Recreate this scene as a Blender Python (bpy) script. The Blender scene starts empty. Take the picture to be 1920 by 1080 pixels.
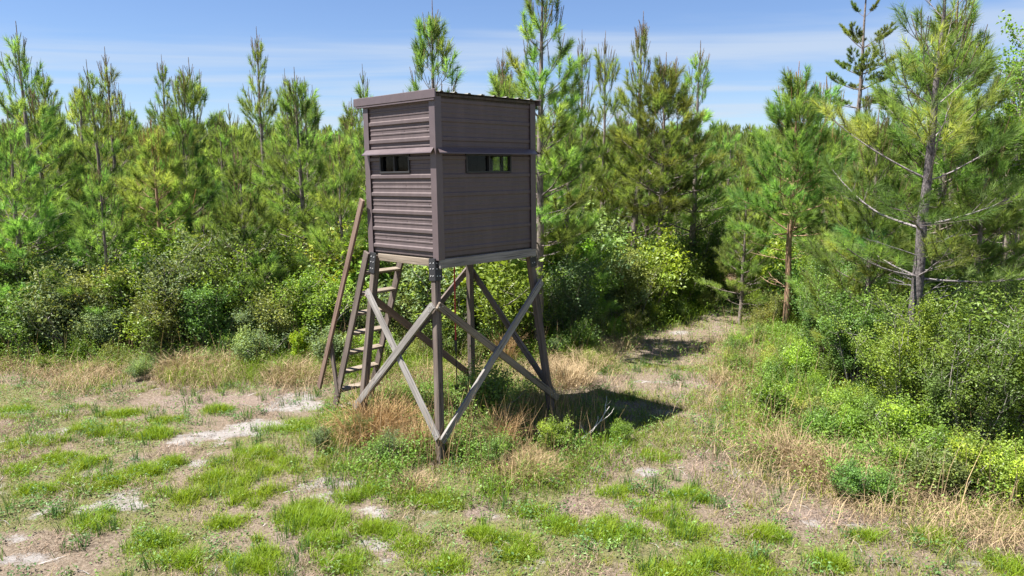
import bpy, bmesh, math, random
import numpy as np
from mathutils import Vector, Matrix, Euler

rng = np.random.default_rng(7)
random.seed(7)
sc = bpy.context.scene
R = math.radians

# ------------------------------------------------------------------ camera
F_PX, PITCH, CAM_H = 1393.0, R(8.73), 3.6
cam_d = bpy.data.cameras.new('camera')
cam_d.sensor_width = 36.0
cam_d.lens = F_PX / 1920.0 * 36.0
cam_d.clip_start = 0.1
cam_d.clip_end = 3000
cam = bpy.data.objects.new('camera', cam_d)
sc.collection.objects.link(cam)
cam.location = (0, 0, CAM_H)
cam.rotation_euler = (R(90) - PITCH, 0, 0)
sc.camera = cam

# ------------------------------------------------------------------ light
SUN = Vector((-0.50, -0.12, 1.0)).normalized()
EL = math.asin(SUN.z)
AZ = math.atan2(SUN.x, SUN.y)
world = bpy.data.worlds.new('World')
sc.world = world
world.use_nodes = True
wt = world.node_tree
wt.nodes.clear()
def N(t, kind, **kw):
    n = t.nodes.new(kind)
    for k, v in kw.items():
        setattr(n, k, v)
    return n
w_out = N(wt, 'ShaderNodeOutputWorld')
bg = N(wt, 'ShaderNodeBackground')
bg.inputs['Strength'].default_value = 0.09
sky = N(wt, 'ShaderNodeTexSky')
sky.sky_type = 'NISHITA'
sky.sun_disc = False
sky.sun_elevation = EL
sky.sun_rotation = AZ % (2 * math.pi)
sky.altitude = 20
sky.air_density = 1.0
sky.dust_density = 0.0
sky.ozone_density = 2.5
tc = N(wt, 'ShaderNodeTexCoord')
sep = N(wt, 'ShaderNodeSeparateXYZ')
wt.links.new(tc.outputs['Generated'], sep.inputs[0])
# cirrus: the direction projected on a high layer, stretched sideways
zc = N(wt, 'ShaderNodeMath', operation='MAXIMUM'); zc.inputs[1].default_value = 0.03
wt.links.new(sep.outputs['Z'], zc.inputs[0])
dx = N(wt, 'ShaderNodeMath', operation='DIVIDE'); dy = N(wt, 'ShaderNodeMath', operation='DIVIDE')
wt.links.new(sep.outputs['X'], dx.inputs[0]); wt.links.new(zc.outputs[0], dx.inputs[1])
wt.links.new(sep.outputs['Y'], dy.inputs[0]); wt.links.new(zc.outputs[0], dy.inputs[1])
cmb = N(wt, 'ShaderNodeCombineXYZ')
wt.links.new(dx.outputs[0], cmb.inputs[0]); wt.links.new(dy.outputs[0], cmb.inputs[1])
mp = N(wt, 'ShaderNodeMapping'); mp.inputs['Scale'].default_value = (0.20, 0.50, 1); mp.inputs['Location'].default_value = (3.1, 1.5, 0)
mp.inputs['Rotation'].default_value = (0, 0, R(4))
wt.links.new(cmb.outputs[0], mp.inputs[0])
cn = N(wt, 'ShaderNodeTexNoise'); cn.inputs['Scale'].default_value = 1.0; cn.inputs['Detail'].default_value = 5; cn.inputs['Roughness'].default_value = 0.52
cn.inputs['Distortion'].default_value = 0.6
wt.links.new(mp.outputs[0], cn.inputs['Vector'])
cr = N(wt, 'ShaderNodeMapRange'); cr.inputs['From Min'].default_value = 0.42; cr.inputs['From Max'].default_value = 0.68
cr.inputs['To Min'].default_value = 0.0; cr.inputs['To Max'].default_value = 0.62; cr.interpolation_type = 'SMOOTHSTEP'
wt.links.new(cn.outputs['Fac'], cr.inputs['Value'])
mixw = N(wt, 'ShaderNodeMix', data_type='RGBA'); mixw.inputs['B'].default_value = (2.35, 2.65, 3.05, 1)
wt.links.new(cr.outputs[0], mixw.inputs['Factor'])
skt = N(wt, 'ShaderNodeMix', data_type='RGBA', blend_type='MULTIPLY'); skt.inputs['Factor'].default_value = 1; skt.inputs['B'].default_value = (0.39, 0.42, 0.51, 1)
wt.links.new(sky.outputs[0], skt.inputs['A'])
wt.links.new(skt.outputs['Result'], mixw.inputs['A'])
wt.links.new(mixw.outputs['Result'], bg.inputs['Color'])
wt.links.new(bg.outputs[0], w_out.inputs[0])

sun_d = bpy.data.lights.new('sun', 'SUN')
sun_d.energy = 5.0
sun_d.angle = R(0.53)
sun_d.color = (1.0, 0.955, 0.88)
sun = bpy.data.objects.new('sun', sun_d)
sc.collection.objects.link(sun)
sun.location = SUN * 60
sun.rotation_euler = SUN.to_track_quat('Z', 'Y').to_euler()

vs = sc.view_settings
vs.view_transform = 'Standard'
vs.look = 'None'
vs.exposure = 1.7
vs.gamma = 1.0
vs.use_curve_mapping = False
sc.cycles.max_bounces = 6
sc.cycles.diffuse_bounces = 3
sc.cycles.glossy_bounces = 2
sc.cycles.transmission_bounces = 4
sc.cycles.transparent_max_bounces = 8
sc.cycles.caustics_reflective = False
sc.cycles.caustics_refractive = False
sc.cycles.use_denoising = True

# ------------------------------------------------------------------ picture -> place
def ground_at(px, py):
    a = PITCH + math.atan((py - 540) / F_PX)
    y = CAM_H / math.tan(a)
    d = y * math.cos(PITCH) + CAM_H * math.sin(PITCH)
    return ((px - 960) / F_PX * d, y)
def x_at(px, y, z=3.6):
    return (px - 960) / F_PX * (y * math.cos(PITCH) - (z - CAM_H) * math.sin(PITCH))
def z_at(py, y):
    return CAM_H + y * math.tan(math.atan((540 - py) / F_PX) - PITCH)

# ------------------------------------------------------------------ object helpers
COL = sc.collection
def link(o, parent=None):
    COL.objects.link(o)
    if parent is not None:
        o.parent = parent
    return o
def tag(o, label=None, cat=None, group=None, kind=None):
    for k, v in (('label', label), ('category', cat), ('group', group), ('kind', kind)):
        if v:
            o[k] = v
    return o
def empty(name, loc=(0, 0, 0), rz=0, scale=1.0):
    o = bpy.data.objects.new(name, None)
    o.empty_display_size = 0.3
    o.location = loc
    o.rotation_euler = (0, 0, rz)
    o.scale = (scale, scale, scale) if not isinstance(scale, tuple) else scale
    return link(o)
def mesh_np(name, V, T, mats, tint=None, midx=None, smooth=False, attrs=None):
    V = np.asarray(V, np.float32); T = np.asarray(T, np.int32)
    me = bpy.data.meshes.new(name)
    me.vertices.add(len(V)); me.vertices.foreach_set('co', V.ravel())
    n, k = T.shape
    me.loops.add(n * k); me.loops.foreach_set('vertex_index', T.ravel())
    me.polygons.add(n)
    me.polygons.foreach_set('loop_start', np.arange(0, n * k, k, dtype=np.int32))
    me.polygons.foreach_set('loop_total', np.full(n, k, np.int32))
    for m in mats:
        me.materials.append(m)
    if midx is not None:
        me.polygons.foreach_set('material_index', np.asarray(midx, np.int32))
    me.polygons.foreach_set('use_smooth', np.full(n, smooth))
    me.update(calc_edges=True)
    if tint is not None:
        a = me.color_attributes.new('tint', 'FLOAT_COLOR', 'POINT')
        c = np.ones((len(V), 4), np.float32); c[:, :3] = tint
        a.data.foreach_set('color', c.ravel())
    for nm, arr in (attrs or {}).items():
        a = me.attributes.new(nm, 'FLOAT', 'POINT')
        a.data.foreach_set('value', np.asarray(arr, np.float32))
    return me
def obj(name, me, parent=None):
    return link(bpy.data.objects.new(name, me), parent)
class Soup:
    def __init__(s):
        s.v, s.t, s.c, s.n = [], [], [], 0
    def add(s, V, T, C):
        V = np.asarray(V, np.float32)
        if len(V) == 0:
            return
        s.v.append(V); s.t.append(np.asarray(T, np.int64) + s.n)
        C = np.asarray(C, np.float32)
        if C.ndim == 1:
            C = np.tile(C, (len(V), 1))
        s.c.append(C); s.n += len(V)
    def mesh(s, name, mats, smooth=False):
        return mesh_np(name, np.concatenate(s.v), np.concatenate(s.t), mats, np.concatenate(s.c), smooth=smooth)

# ------------------------------------------------------------------ value noise
class Noise2:
    def __init__(s, seed):
        s.g = np.random.default_rng(seed).random((256, 256))
    def at(s, x, y):
        xi = np.floor(x).astype(int); yi = np.floor(y).astype(int)
        fx = x - xi; fy = y - yi
        fx = fx * fx * (3 - 2 * fx); fy = fy * fy * (3 - 2 * fy)
        g = s.g
        a = g[xi % 256, yi % 256]; b = g[(xi + 1) % 256, yi % 256]
        c = g[xi % 256, (yi + 1) % 256]; d = g[(xi + 1) % 256, (yi + 1) % 256]
        return (a * (1 - fx) + b * fx) * (1 - fy) + (c * (1 - fx) + d * fx) * fy
    def fbm(s, x, y, o=4):
        r, a, t = 0, 1, 0
        for k in range(o):
            r = r + a * s.at(x + 17.3 * k, y + 9.1 * k); t += a
            a *= 0.5; x = x * 2.03; y = y * 2.03
        return r / t
NZ = [Noise2(i) for i in range(8)]
def sstep(a, b, x):
    t = np.clip((x - a) / (b - a), 0, 1)
    return t * t * (3 - 2 * t)

# ------------------------------------------------------------------ materials
def new_mat(name):
    m = bpy.data.materials.new(name); m.use_nodes = True
    t = m.node_tree; t.nodes.clear()
    return m, t
def leaf_mat(name, col, rough=0.5, trans=0.35, spec=0.3, tcol=None, var=0.3, hue=0.02):
    m, t = new_mat(name)
    out = N(t, 'ShaderNodeOutputMaterial')
    at = N(t, 'ShaderNodeAttribute', attribute_name='tint')
    oi = N(t, 'ShaderNodeObjectInfo')
    mul = N(t, 'ShaderNodeMix', data_type='RGBA', blend_type='MULTIPLY'); mul.inputs['Factor'].default_value = 1
    mul.inputs['A'].default_value = (*col, 1)
    t.links.new(at.outputs['Color'], mul.inputs['B'])
    hs = N(t, 'ShaderNodeHueSaturation')
    mr = N(t, 'ShaderNodeMapRange'); mr.inputs['To Min'].default_value = 0.5 - hue; mr.inputs['To Max'].default_value = 0.5 + hue
    mv = N(t, 'ShaderNodeMapRange'); mv.inputs['To Min'].default_value = 1 - var; mv.inputs['To Max'].default_value = 1 + var
    m2 = N(t, 'ShaderNodeMath', operation='FRACT'); m3 = N(t, 'ShaderNodeMath', operation='MULTIPLY'); m3.inputs[1].default_value = 7.31
    t.links.new(oi.outputs['Random'], mr.inputs['Value'])
    t.links.new(oi.outputs['Random'], m3.inputs[0]); t.links.new(m3.outputs[0], m2.inputs[0]); t.links.new(m2.outputs[0], mv.inputs['Value'])
    t.links.new(mr.outputs[0], hs.inputs['Hue']); t.links.new(mv.outputs[0], hs.inputs['Value'])
    t.links.new(mul.outputs['Result'], hs.inputs['Color'])
    p = N(t, 'ShaderNodeBsdfPrincipled')
    p.inputs['Roughness'].default_value = rough
    p.inputs['Specular IOR Level'].default_value = spec
    t.links.new(hs.outputs[0], p.inputs['Base Color'])
    tr = N(t, 'ShaderNodeBsdfTranslucent')
    tm = N(t, 'ShaderNodeMix', data_type='RGBA', blend_type='MULTIPLY'); tm.inputs['Factor'].default_value = 1
    tm.inputs['B'].default_value = (*(tcol or (1.3, 1.25, 0.6)), 1)
    t.links.new(hs.outputs[0], tm.inputs['A']); t.links.new(tm.outputs['Result'], tr.inputs['Color'])
    mx = N(t, 'ShaderNodeMixShader'); mx.inputs[0].default_value = trans
    t.links.new(p.outputs[0], mx.inputs[1]); t.links.new(tr.outputs[0], mx.inputs[2])
    t.links.new(mx.outputs[0], out.inputs[0])
    return m
def ramp(t, pts):
    r = N(t, 'ShaderNodeValToRGB')
    e = r.color_ramp.elements
    while len(e) < len(pts):
        e.new(0.5)
    for i, (p, c) in enumerate(pts):
        e[i].position = p; e[i].color = (*c, 1)
    return r
def bark_mat(name, a, b, scale=(14, 14, 5), rough=0.9):
    m, t = new_mat(name)
    out = N(t, 'ShaderNodeOutputMaterial'); p = N(t, 'ShaderNodeBsdfPrincipled')
    tc = N(t, 'ShaderNodeTexCoord'); mp = N(t, 'ShaderNodeMapping'); mp.inputs['Scale'].default_value = scale
    t.links.new(tc.outputs['Object'], mp.inputs[0])
    n = N(t, 'ShaderNodeTexNoise'); n.inputs['Scale'].default_value = 1.5; n.inputs['Detail'].default_value = 6; n.inputs['Roughness'].default_value = 0.65
    t.links.new(mp.outputs[0], n.inputs['Vector'])
    r = ramp(t, [(0.32, a), (0.62, b)])
    t.links.new(n.outputs['Fac'], r.inputs[0])
    at = N(t, 'ShaderNodeAttribute', attribute_name='tint')
    mul = N(t, 'ShaderNodeMix', data_type='RGBA', blend_type='MULTIPLY'); mul.inputs['Factor'].default_value = 1
    t.links.new(r.outputs[0], mul.inputs['A']); t.links.new(at.outputs['Color'], mul.inputs['B'])
    t.links.new(mul.outputs['Result'], p.inputs['Base Color'])
    p.inputs['Roughness'].default_value = rough
    p.inputs['Specular IOR Level'].default_value = 0.2
    bm = N(t, 'ShaderNodeBump'); bm.inputs['Strength'].default_value = 0.8; bm.inputs['Distance'].default_value = 0.02
    t.links.new(n.outputs['Fac'], bm.inputs['Height']); t.links.new(bm.outputs[0], p.inputs['Normal'])
    t.links.new(p.outputs[0], out.inputs[0])
    return m
def wood_mat(name, dark, mid, light, rough=0.85):
    m, t = new_mat(name)
    out = N(t, 'ShaderNodeOutputMaterial'); p = N(t, 'ShaderNodeBsdfPrincipled')
    tc = N(t, 'ShaderNodeTexCoord'); oi = N(t, 'ShaderNodeObjectInfo')
    ofs = N(t, 'ShaderNodeVectorMath', operation='SCALE'); ofs.inputs[0].default_value = (13, 7, 23)
    t.links.new(oi.outputs['Random'], ofs.inputs['Scale'])
    ad = N(t, 'ShaderNodeVectorMath', operation='ADD')
    t.links.new(tc.outputs['Object'], ad.inputs[0]); t.links.new(ofs.outputs[0], ad.inputs[1])
    mp = N(t, 'ShaderNodeMapping'); mp.inputs['Scale'].default_value = (45, 45, 2.2)
    t.links.new(ad.outputs[0], mp.inputs[0])
    n = N(t, 'ShaderNodeTexNoise'); n.inputs['Scale'].default_value = 1; n.inputs['Detail'].default_value = 8; n.inputs['Roughness'].default_value = 0.6; n.inputs['Distortion'].default_value = 0.5
    t.links.new(mp.outputs[0], n.inputs['Vector'])
    mp2 = N(t, 'ShaderNodeMapping'); mp2.inputs['Scale'].default_value = (6, 6, 1.3)
    t.links.new(ad.outputs[0], mp2.inputs[0])
    n2 = N(t, 'ShaderNodeTexNoise'); n2.inputs['Scale'].default_value = 1; n2.inputs['Detail'].default_value = 4
    t.links.new(mp2.outputs[0], n2.inputs['Vector'])
    r = ramp(t, [(0.3, dark), (0.5, mid), (0.68, light)])
    av = N(t, 'ShaderNodeMath', operation='ADD'); hf = N(t, 'ShaderNodeMath', operation='MULTIPLY'); hf.inputs[1].default_value = 0.5
    t.links.new(n.outputs['Fac'], av.inputs[0]); t.links.new(n2.outputs['Fac'], av.inputs[1]); t.links.new(av.outputs[0], hf.inputs[0])
    t.links.new(hf.outputs[0], r.inputs[0])
    mp3 = N(t, 'ShaderNodeMapping'); mp3.inputs['Scale'].default_value = (70, 70, 1.1); t.links.new(ad.outputs[0], mp3.inputs[0])
    n3 = N(t, 'ShaderNodeTexNoise'); n3.inputs['Scale'].default_value = 1; n3.inputs['Detail'].default_value = 2; t.links.new(mp3.outputs[0], n3.inputs['Vector'])
    r3 = ramp(t, [(.33, (.25, .25, .25)), (.40, (1, 1, 1))]); t.links.new(n3.outputs['Fac'], r3.inputs[0])
    vk = N(t, 'ShaderNodeTexVoronoi'); vk.inputs['Scale'].default_value = 1; mp4 = N(t, 'ShaderNodeMapping'); mp4.inputs['Scale'].default_value = (11, 11, 2.6)
    t.links.new(ad.outputs[0], mp4.inputs[0]); t.links.new(mp4.outputs[0], vk.inputs['Vector'])
    r4 = ramp(t, [(.06, (.35, .3, .27)), (.14, (1, 1, 1))]); t.links.new(vk.outputs['Distance'], r4.inputs[0])
    m3 = N(t, 'ShaderNodeMix', data_type='RGBA', blend_type='MULTIPLY'); m3.inputs['Factor'].default_value = 1
    m4 = N(t, 'ShaderNodeMix', data_type='RGBA', blend_type='MULTIPLY'); m4.inputs['Factor'].default_value = 1
    t.links.new(r.outputs[0], m3.inputs['A']); t.links.new(r3.outputs[0], m3.inputs['B'])
    t.links.new(m3.outputs['Result'], m4.inputs['A']); t.links.new(r4.outputs[0], m4.inputs['B'])
    t.links.new(m4.outputs['Result'], p.inputs['Base Color'])
    p.inputs['Roughness'].default_value = rough
    bm = N(t, 'ShaderNodeBump'); bm.inputs['Strength'].default_value = 0.6; bm.inputs['Distance'].default_value = 0.004
    t.links.new(n.outputs['Fac'], bm.inputs['Height']); t.links.new(bm.outputs[0], p.inputs['Normal'])
    t.links.new(p.outputs[0], out.inputs[0])
    return m
def paint_mat(name, col, rough=0.4, metal=0.0, dirt=0.3, scale=3.0, spec=0.5):
    m, t = new_mat(name)
    out = N(t, 'ShaderNodeOutputMaterial'); p = N(t, 'ShaderNodeBsdfPrincipled')
    tc = N(t, 'ShaderNodeTexCoord')
    n = N(t, 'ShaderNodeTexNoise'); n.inputs['Scale'].default_value = scale; n.inputs['Detail'].default_value = 8; n.inputs['Roughness'].default_value = 0.7
    t.links.new(tc.outputs['Object'], n.inputs['Vector'])
    d = tuple(c * (1 - dirt) for c in col); l = tuple(min(1, c * (1 + dirt)) for c in col)
    r = ramp(t, [(0.3, d), (0.7, l)])
    t.links.new(n.outputs['Fac'], r.inputs[0]); t.links.new(r.outputs[0], p.inputs['Base Color'])
    p.inputs['Roughness'].default_value = rough
    p.inputs['Metallic'].default_value = metal
    p.inputs['Specular IOR Level'].default_value = spec
    mr = N(t, 'ShaderNodeMapRange'); mr.inputs['To Min'].default_value = rough * 0.8; mr.inputs['To Max'].default_value = min(1, rough * 1.3)
    t.links.new(n.outputs['Fac'], mr.inputs['Value']); t.links.new(mr.outputs[0], p.inputs['Roughness'])
    t.links.new(p.outputs[0], out.inputs[0])
    return m

M_NEEDLE = leaf_mat('pine_needles', (0.225, 0.335, 0.105), rough=0.6, trans=0.58, spec=0.25, tcol=(1.15, 1.2, .55), var=0.32, hue=0.028)
M_BARK = bark_mat('pine_bark', (0.07, 0.055, 0.05), (0.24, 0.20, 0.18))
M_BARK_SCALY = bark_mat('scaly_pine_bark', (0.022, 0.019, 0.021), (0.17, 0.15, 0.15), scale=(26, 26, 14))
M_BARK_RED = bark_mat('reddish_pine_bark', (0.16, 0.09, 0.055), (0.38, 0.25, 0.17))
M_TWIG = bark_mat('shrub_bark', (0.13, 0.11, 0.09), (0.34, 0.31, 0.28))
M_DEADWOOD = bark_mat('dead_wood', (0.28, 0.26, 0.24), (0.52, 0.49, 0.46))
M_LEAF = {
    'grey':   leaf_mat('grey_green_leaves', (0.155, 0.22, 0.10), rough=0.55, trans=0.35, spec=0.25),
    'dark':   leaf_mat('dark_green_leaves', (0.12, 0.205, 0.05), rough=0.48, trans=0.35, spec=0.3),
    'fresh':  leaf_mat('fresh_green_leaves', (0.18, 0.28, 0.045), rough=0.45, trans=0.42, spec=0.4),
    'lime':   leaf_mat('lime_green_leaves', (0.24, 0.40, 0.04), rough=0.45, trans=0.5, spec=0.3),
    'olive':  leaf_mat('olive_leaves', (0.20, 0.235, 0.07), rough=0.5, trans=0.35, spec=0.3),
}
M_GRASS = leaf_mat('green_grass', (0.125, 0.195, 0.018), rough=0.5, trans=0.4, spec=0.3, var=0.02, hue=0.002)
M_STRAW = leaf_mat('dry_grass_blades', (0.262, 0.213, 0.142), rough=0.7, trans=0.25, spec=0.2, tcol=(1, .95, .8), var=0.05, hue=0.004)
M_WEED = leaf_mat('weed_leaves', (0.12, 0.21, 0.045), rough=0.5, trans=0.35, spec=0.35, var=0.02, hue=0.002)

# ------------------------------------------------------------------ ground
CLEAR = np.array([(-60, -30), (-60, 13.0), (-16, 13.6), (-9, 13.6), (-5.5, 13.8), (-3.6, 13.9), (-2.2, 13.9), (-0.5, 14.0), (0.9, 14.6), (1.9, 15.6),
                  (2.6, 17.0), (3.9, 18.2), (5.2, 20.0), (6.4, 22.5), (7.9, 22.0), (6.6, 18.4), (5.6, 16.0), (4.5, 13.9), (3.9, 11.8),
                  (3.5, 9.6), (3.7, 8.2), (4.4, 7.5), (5.6, 7.2), (9, 7.0), (60, 6.0), (60, -30)], float)
def clear_dist(x, y):
    """signed distance to the edge of the clearing: positive inside the clearing"""
    x = np.asarray(x, float); y = np.asarray(y, float)
    d = np.full(x.shape, 1e9); inside = np.zeros(x.shape, bool)
    n = len(CLEAR)
    for i in range(n):
        ax, ay = CLEAR[i]; bx, by = CLEAR[(i + 1) % n]
        ex, ey = bx - ax, by - ay
        t = np.clip(((x - ax) * ex + (y - ay) * ey) / (ex * ex + ey * ey), 0, 1)
        d = np.minimum(d, np.hypot(x - ax - t * ex, y - ay - t * ey))
        c = ((ay > y) != (by > y)) & (x < (bx - ax) * (y - ay) / (by - ay + 1e-12) + ax)
        inside ^= c
    return np.where(inside, d, -d)
_cx, _cy = np.arange(-46, 46.01, .1), np.arange(-2, 52.01, .1)
_CG = clear_dist(*np.meshgrid(_cx, _cy))
def clear_dist(x, y):
    """the same distance, read from a 10 cm lattice"""
    x = np.asarray(x, float); y = np.asarray(y, float)
    u = np.clip((x + 46) / .1, 0, len(_cx) - 1.001); v = np.clip((y + 2) / .1, 0, len(_cy) - 1.001)
    i, j = u.astype(int), v.astype(int); a, b = u - i, v - j
    return (_CG[j, i] * (1 - a) + _CG[j, i + 1] * a) * (1 - b) + (_CG[j + 1, i] * (1 - a) + _CG[j + 1, i + 1] * a) * b
def blobs(lst, x, y):
    r = np.zeros(np.shape(x))
    for (px, py, wx, wy) in lst:
        gx, gy = ground_at(px, py)
        sx = wx / F_PX * gy
        sy = ground_at(px, py - wy)[1] - gy
        r = np.maximum(r, np.exp(-(((x - gx) / sx) ** 2 + ((y - gy) / sy) ** 2) * 1.2))
    return r
SAND = [(545, 762, 85, 22), (470, 798, 85, 20), (345, 828, 55, 18), (395, 815, 60, 14), (250, 950, 50, 12), (620, 930, 60, 16), (170, 955, 45, 14), (225, 880, 30, 10), (460, 810, 45, 10), (700, 960, 50, 22), (60, 1050, 90, 25),
        (380, 870, 40, 12), (120, 770, 40, 6), (610, 905, 60, 12), (560, 745, 60, 8), (1215, 885, 35, 14), (1360, 795, 45, 14), (1250, 770, 50, 10), (1380, 890, 30, 14), (1640, 985, 80, 10),
        (1230, 715, 90, 8), (1270, 625, 50, 6), (1520, 980, 40, 14), (1880, 1000, 60, 10), (660, 905, 50, 8), (30, 1010, 50, 14)]
BARE = [(420, 750, 170, 14), (1330, 740, 70, 60), (1250, 650, 90, 25), (1385, 640, 30, 60), (900, 960, 60, 30), (620, 930, 90, 20), (1560, 970, 120, 22), (1330, 900, 60, 40), (1780, 1000, 140, 20),
        (560, 1010, 60, 40), (330, 750, 60, 12), (740, 1030, 60, 25), (1230, 980, 60, 20), (1080, 960, 40, 30), (480, 900, 60, 25)]
LUSH = [(800, 940, 70, 40), (60, 740, 60, 20), (500, 1040, 140, 30), (1080, 990, 80, 25), (750, 1000, 60, 20), (1250, 800, 60, 40), (1180, 740, 60, 15), (1300, 690, 60, 10), (640, 830, 60, 40),
        (1330, 1040, 100, 25), (700, 860, 60, 20), (1000, 900, 90, 40), (1240, 900, 50, 40)]
def ground_fields(x, y):
    cd = clear_dist(x, y)
    n1 = NZ[0].fbm(x * 0.9, y * 0.9); n2 = NZ[1].fbm(x * 2.3 + 40, y * 2.3 + 9); n3 = NZ[2].fbm(x * 0.45, y * 0.45 + 30)
    inside = sstep(-0.3, 0.9, cd)
    sand = 0.85 * sstep(0.30, 0.95, blobs(SAND, x, y) * 0.95 + (n2 - 0.5) * 0.9 + (n1 - 0.5) * 0.5) * inside
    sand = np.maximum(sand, 0.6 * sstep(0.57, 0.72, n1 * 0.6 + n2 * 0.4) * inside)
    bare = np.clip(blobs(BARE, x, y) * 1.1 + (n2 - 0.5) * 0.6, 0, 1)
    green = sstep(0.44, 0.58, n1 * 0.5 + n2 * 0.3 + n3 * 0.2 + 0.16 * blobs(LUSH, x, y) - 0.14 * bare - 0.2 * sand)
    return cd, inside, sand, bare, green
def height(x, y):
    cd = clear_dist(x, y)
    return 0.05 * (NZ[3].fbm(x * 0.8, y * 0.8) - 0.5) + 0.030 * (NZ[4].fbm(x * 3.5, y * 3.5) - 0.5) + 0.10 * sstep(0.2, -2.0, cd) * NZ[5].at(x * 0.7, y * 0.7)
def spread(lo, hi, step, out_lo, out_hi, grow=1.22):
    c = list(np.arange(lo, hi, step))
    s, v, up = step, hi, []
    while v < out_hi:
        up.append(v); s *= grow; v += s
    up.append(out_hi)
    s, v, dn = step, lo, []
    while v > out_lo:
        s *= grow; v -= s; dn.append(max(v, out_lo))
    return np.array(dn[::-1] + c + up)
gx = spread(-9.5, 9.5, 0.075, -900, 900); gy = spread(5.6, 21.0, 0.075, -400, 1500)
GX, GY = np.meshgrid(gx, gy)
fx, fy = GX.ravel(), GY.ravel()
cd, ins, sand, bare, green = ground_fields(fx, fy)
far_fade = np.clip(1 - (np.hypot(fx, fy - 12) - 60) / 200, 0, 1)
GV = np.stack([fx, fy, height(fx, fy) * far_fade], 1)
nx, ny = len(gx), len(gy)
ii, jj = np.meshgrid(np.arange(nx - 1), np.arange(ny - 1))
a0 = (jj * nx + ii).ravel()
GT = np.stack([a0, a0 + 1, a0 + nx + 1, a0 + nx], 1)
def ground_mat():
    m, t = new_mat('sandy_ground')
    out = N(t, 'ShaderNodeOutputMaterial'); p = N(t, 'ShaderNodeBsdfPrincipled')
    tc = N(t, 'ShaderNodeTexCoord')
    def noise(s, d=6, r=0.6):
        n = N(t, 'ShaderNodeTexNoise'); n.inputs['Scale'].default_value = s; n.inputs['Detail'].default_value = d; n.inputs['Roughness'].default_value = r
        t.links.new(tc.outputs['Object'], n.inputs['Vector']); return n
    nf = noise(38, 5, 0.75); nm = noise(7, 6, 0.7); nl = noise(1.3, 4)
    thatch = ramp(t, [(0.30, (0.06, 0.045, 0.034)), (0.48, (0.16, 0.125, 0.092)), (0.66, (0.26, 0.215, 0.17))])
    t.links.new(nf.outputs['Fac'], thatch.inputs[0])
    sandc = ramp(t, [(0.28, (0.15, 0.135, 0.122)), (0.5, (0.245, 0.225, 0.212)), (0.72, (0.31, 0.295, 0.29))])
    t.links.new(nm.outputs['Fac'], sandc.inputs[0])
    greenc = ramp(t, [(0.3, (0.05, 0.052, 0.025)), (0.5, (0.125, 0.12, 0.055)), (0.7, (0.23, 0.205, 0.11))])
    t.links.new(nf.outputs['Fac'], greenc.inputs[0])
    pinkc = ramp(t, [(0.3, (0.075, 0.058, 0.048)), (0.5, (0.190, 0.147, 0.122)), (0.7, (0.285, 0.235, 0.203))])
    t.links.new(nf.outputs['Fac'], pinkc.inputs[0])
    litter = ramp(t, [(0.3, (0.05, 0.035, 0.02)), (0.5, (0.12, 0.085, 0.05)), (0.7, (0.24, 0.17, 0.10))])
    t.links.new(nf.outputs['Fac'], litter.inputs[0])
    def mask(attr, amp=1.5):
        a = N(t, 'ShaderNodeAttribute', attribute_name=attr)
        s = N(t, 'ShaderNodeMath', operation='SUBTRACT'); s.inputs[1].default_value = 0.5
        t.links.new(nm.outputs['Fac'], s.inputs[0])
        s2 = N(t, 'ShaderNodeMath', operation='MULTIPLY_ADD'); s2.inputs[1].default_value = .9; s2.inputs[2].default_value = -.45
        t.links.new(nf.outputs['Fac'], s2.inputs[0])
        s3 = N(t, 'ShaderNodeMath', operation='ADD'); t.links.new(s.outputs[0], s3.inputs[0]); t.links.new(s2.outputs[0], s3.inputs[1]); s = s3
        k = N(t, 'ShaderNodeMath', operation='MULTIPLY_ADD'); k.inputs[1].default_value = amp
        t.links.new(s.outputs[0], k.inputs[0]); t.links.new(a.outputs['Fac'], k.inputs[2])
        r = N(t, 'ShaderNodeMapRange'); r.inputs['From Min'].default_value = 0.3; r.inputs['From Max'].default_value = 0.7
        t.links.new(k.outputs[0], r.inputs['Value']); return r.outputs[0]
    cur = thatch.outputs[0]
    for attr, c in (('bare', pinkc), ('green', greenc), ('sand', sandc), ('litter', litter)):
        mx = N(t, 'ShaderNodeMix', data_type='RGBA')
        t.links.new(mask(attr), mx.inputs['Factor']); t.links.new(cur, mx.inputs['A']); t.links.new(c.outputs[0], mx.inputs['B'])
        cur = mx.outputs['Result']
    t.links.new(cur, p.inputs['Base Color'])
    p.inputs['Roughness'].default_value = 0.95
    p.inputs['Specular IOR Level'].default_value = 0.1
    ad = N(t, 'ShaderNodeMath', operation='ADD'); t.links.new(nf.outputs['Fac'], ad.inputs[0]); t.links.new(nm.outputs['Fac'], ad.inputs[1])
    b = N(t, 'ShaderNodeBump'); b.inputs['Strength'].default_value = 0.9; b.inputs['Distance'].default_value = 0.03
    t.links.new(ad.outputs[0], b.inputs['Height']); t.links.new(b.outputs[0], p.inputs['Normal'])
    t.links.new(p.outputs[0], out.inputs[0])
    return m
g = obj('ground', mesh_np('ground', GV, GT, [ground_mat()], smooth=True,
        attrs={'sand': sand * ins, 'bare': bare * ins, 'green': green * ins * 0.85, 'litter': 1 - sstep(-0.5, 0.3, cd)}))
tag(g, kind='structure')
def gz(x, y):
    return height(np.asarray(x, float), np.asarray(y, float))

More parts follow.
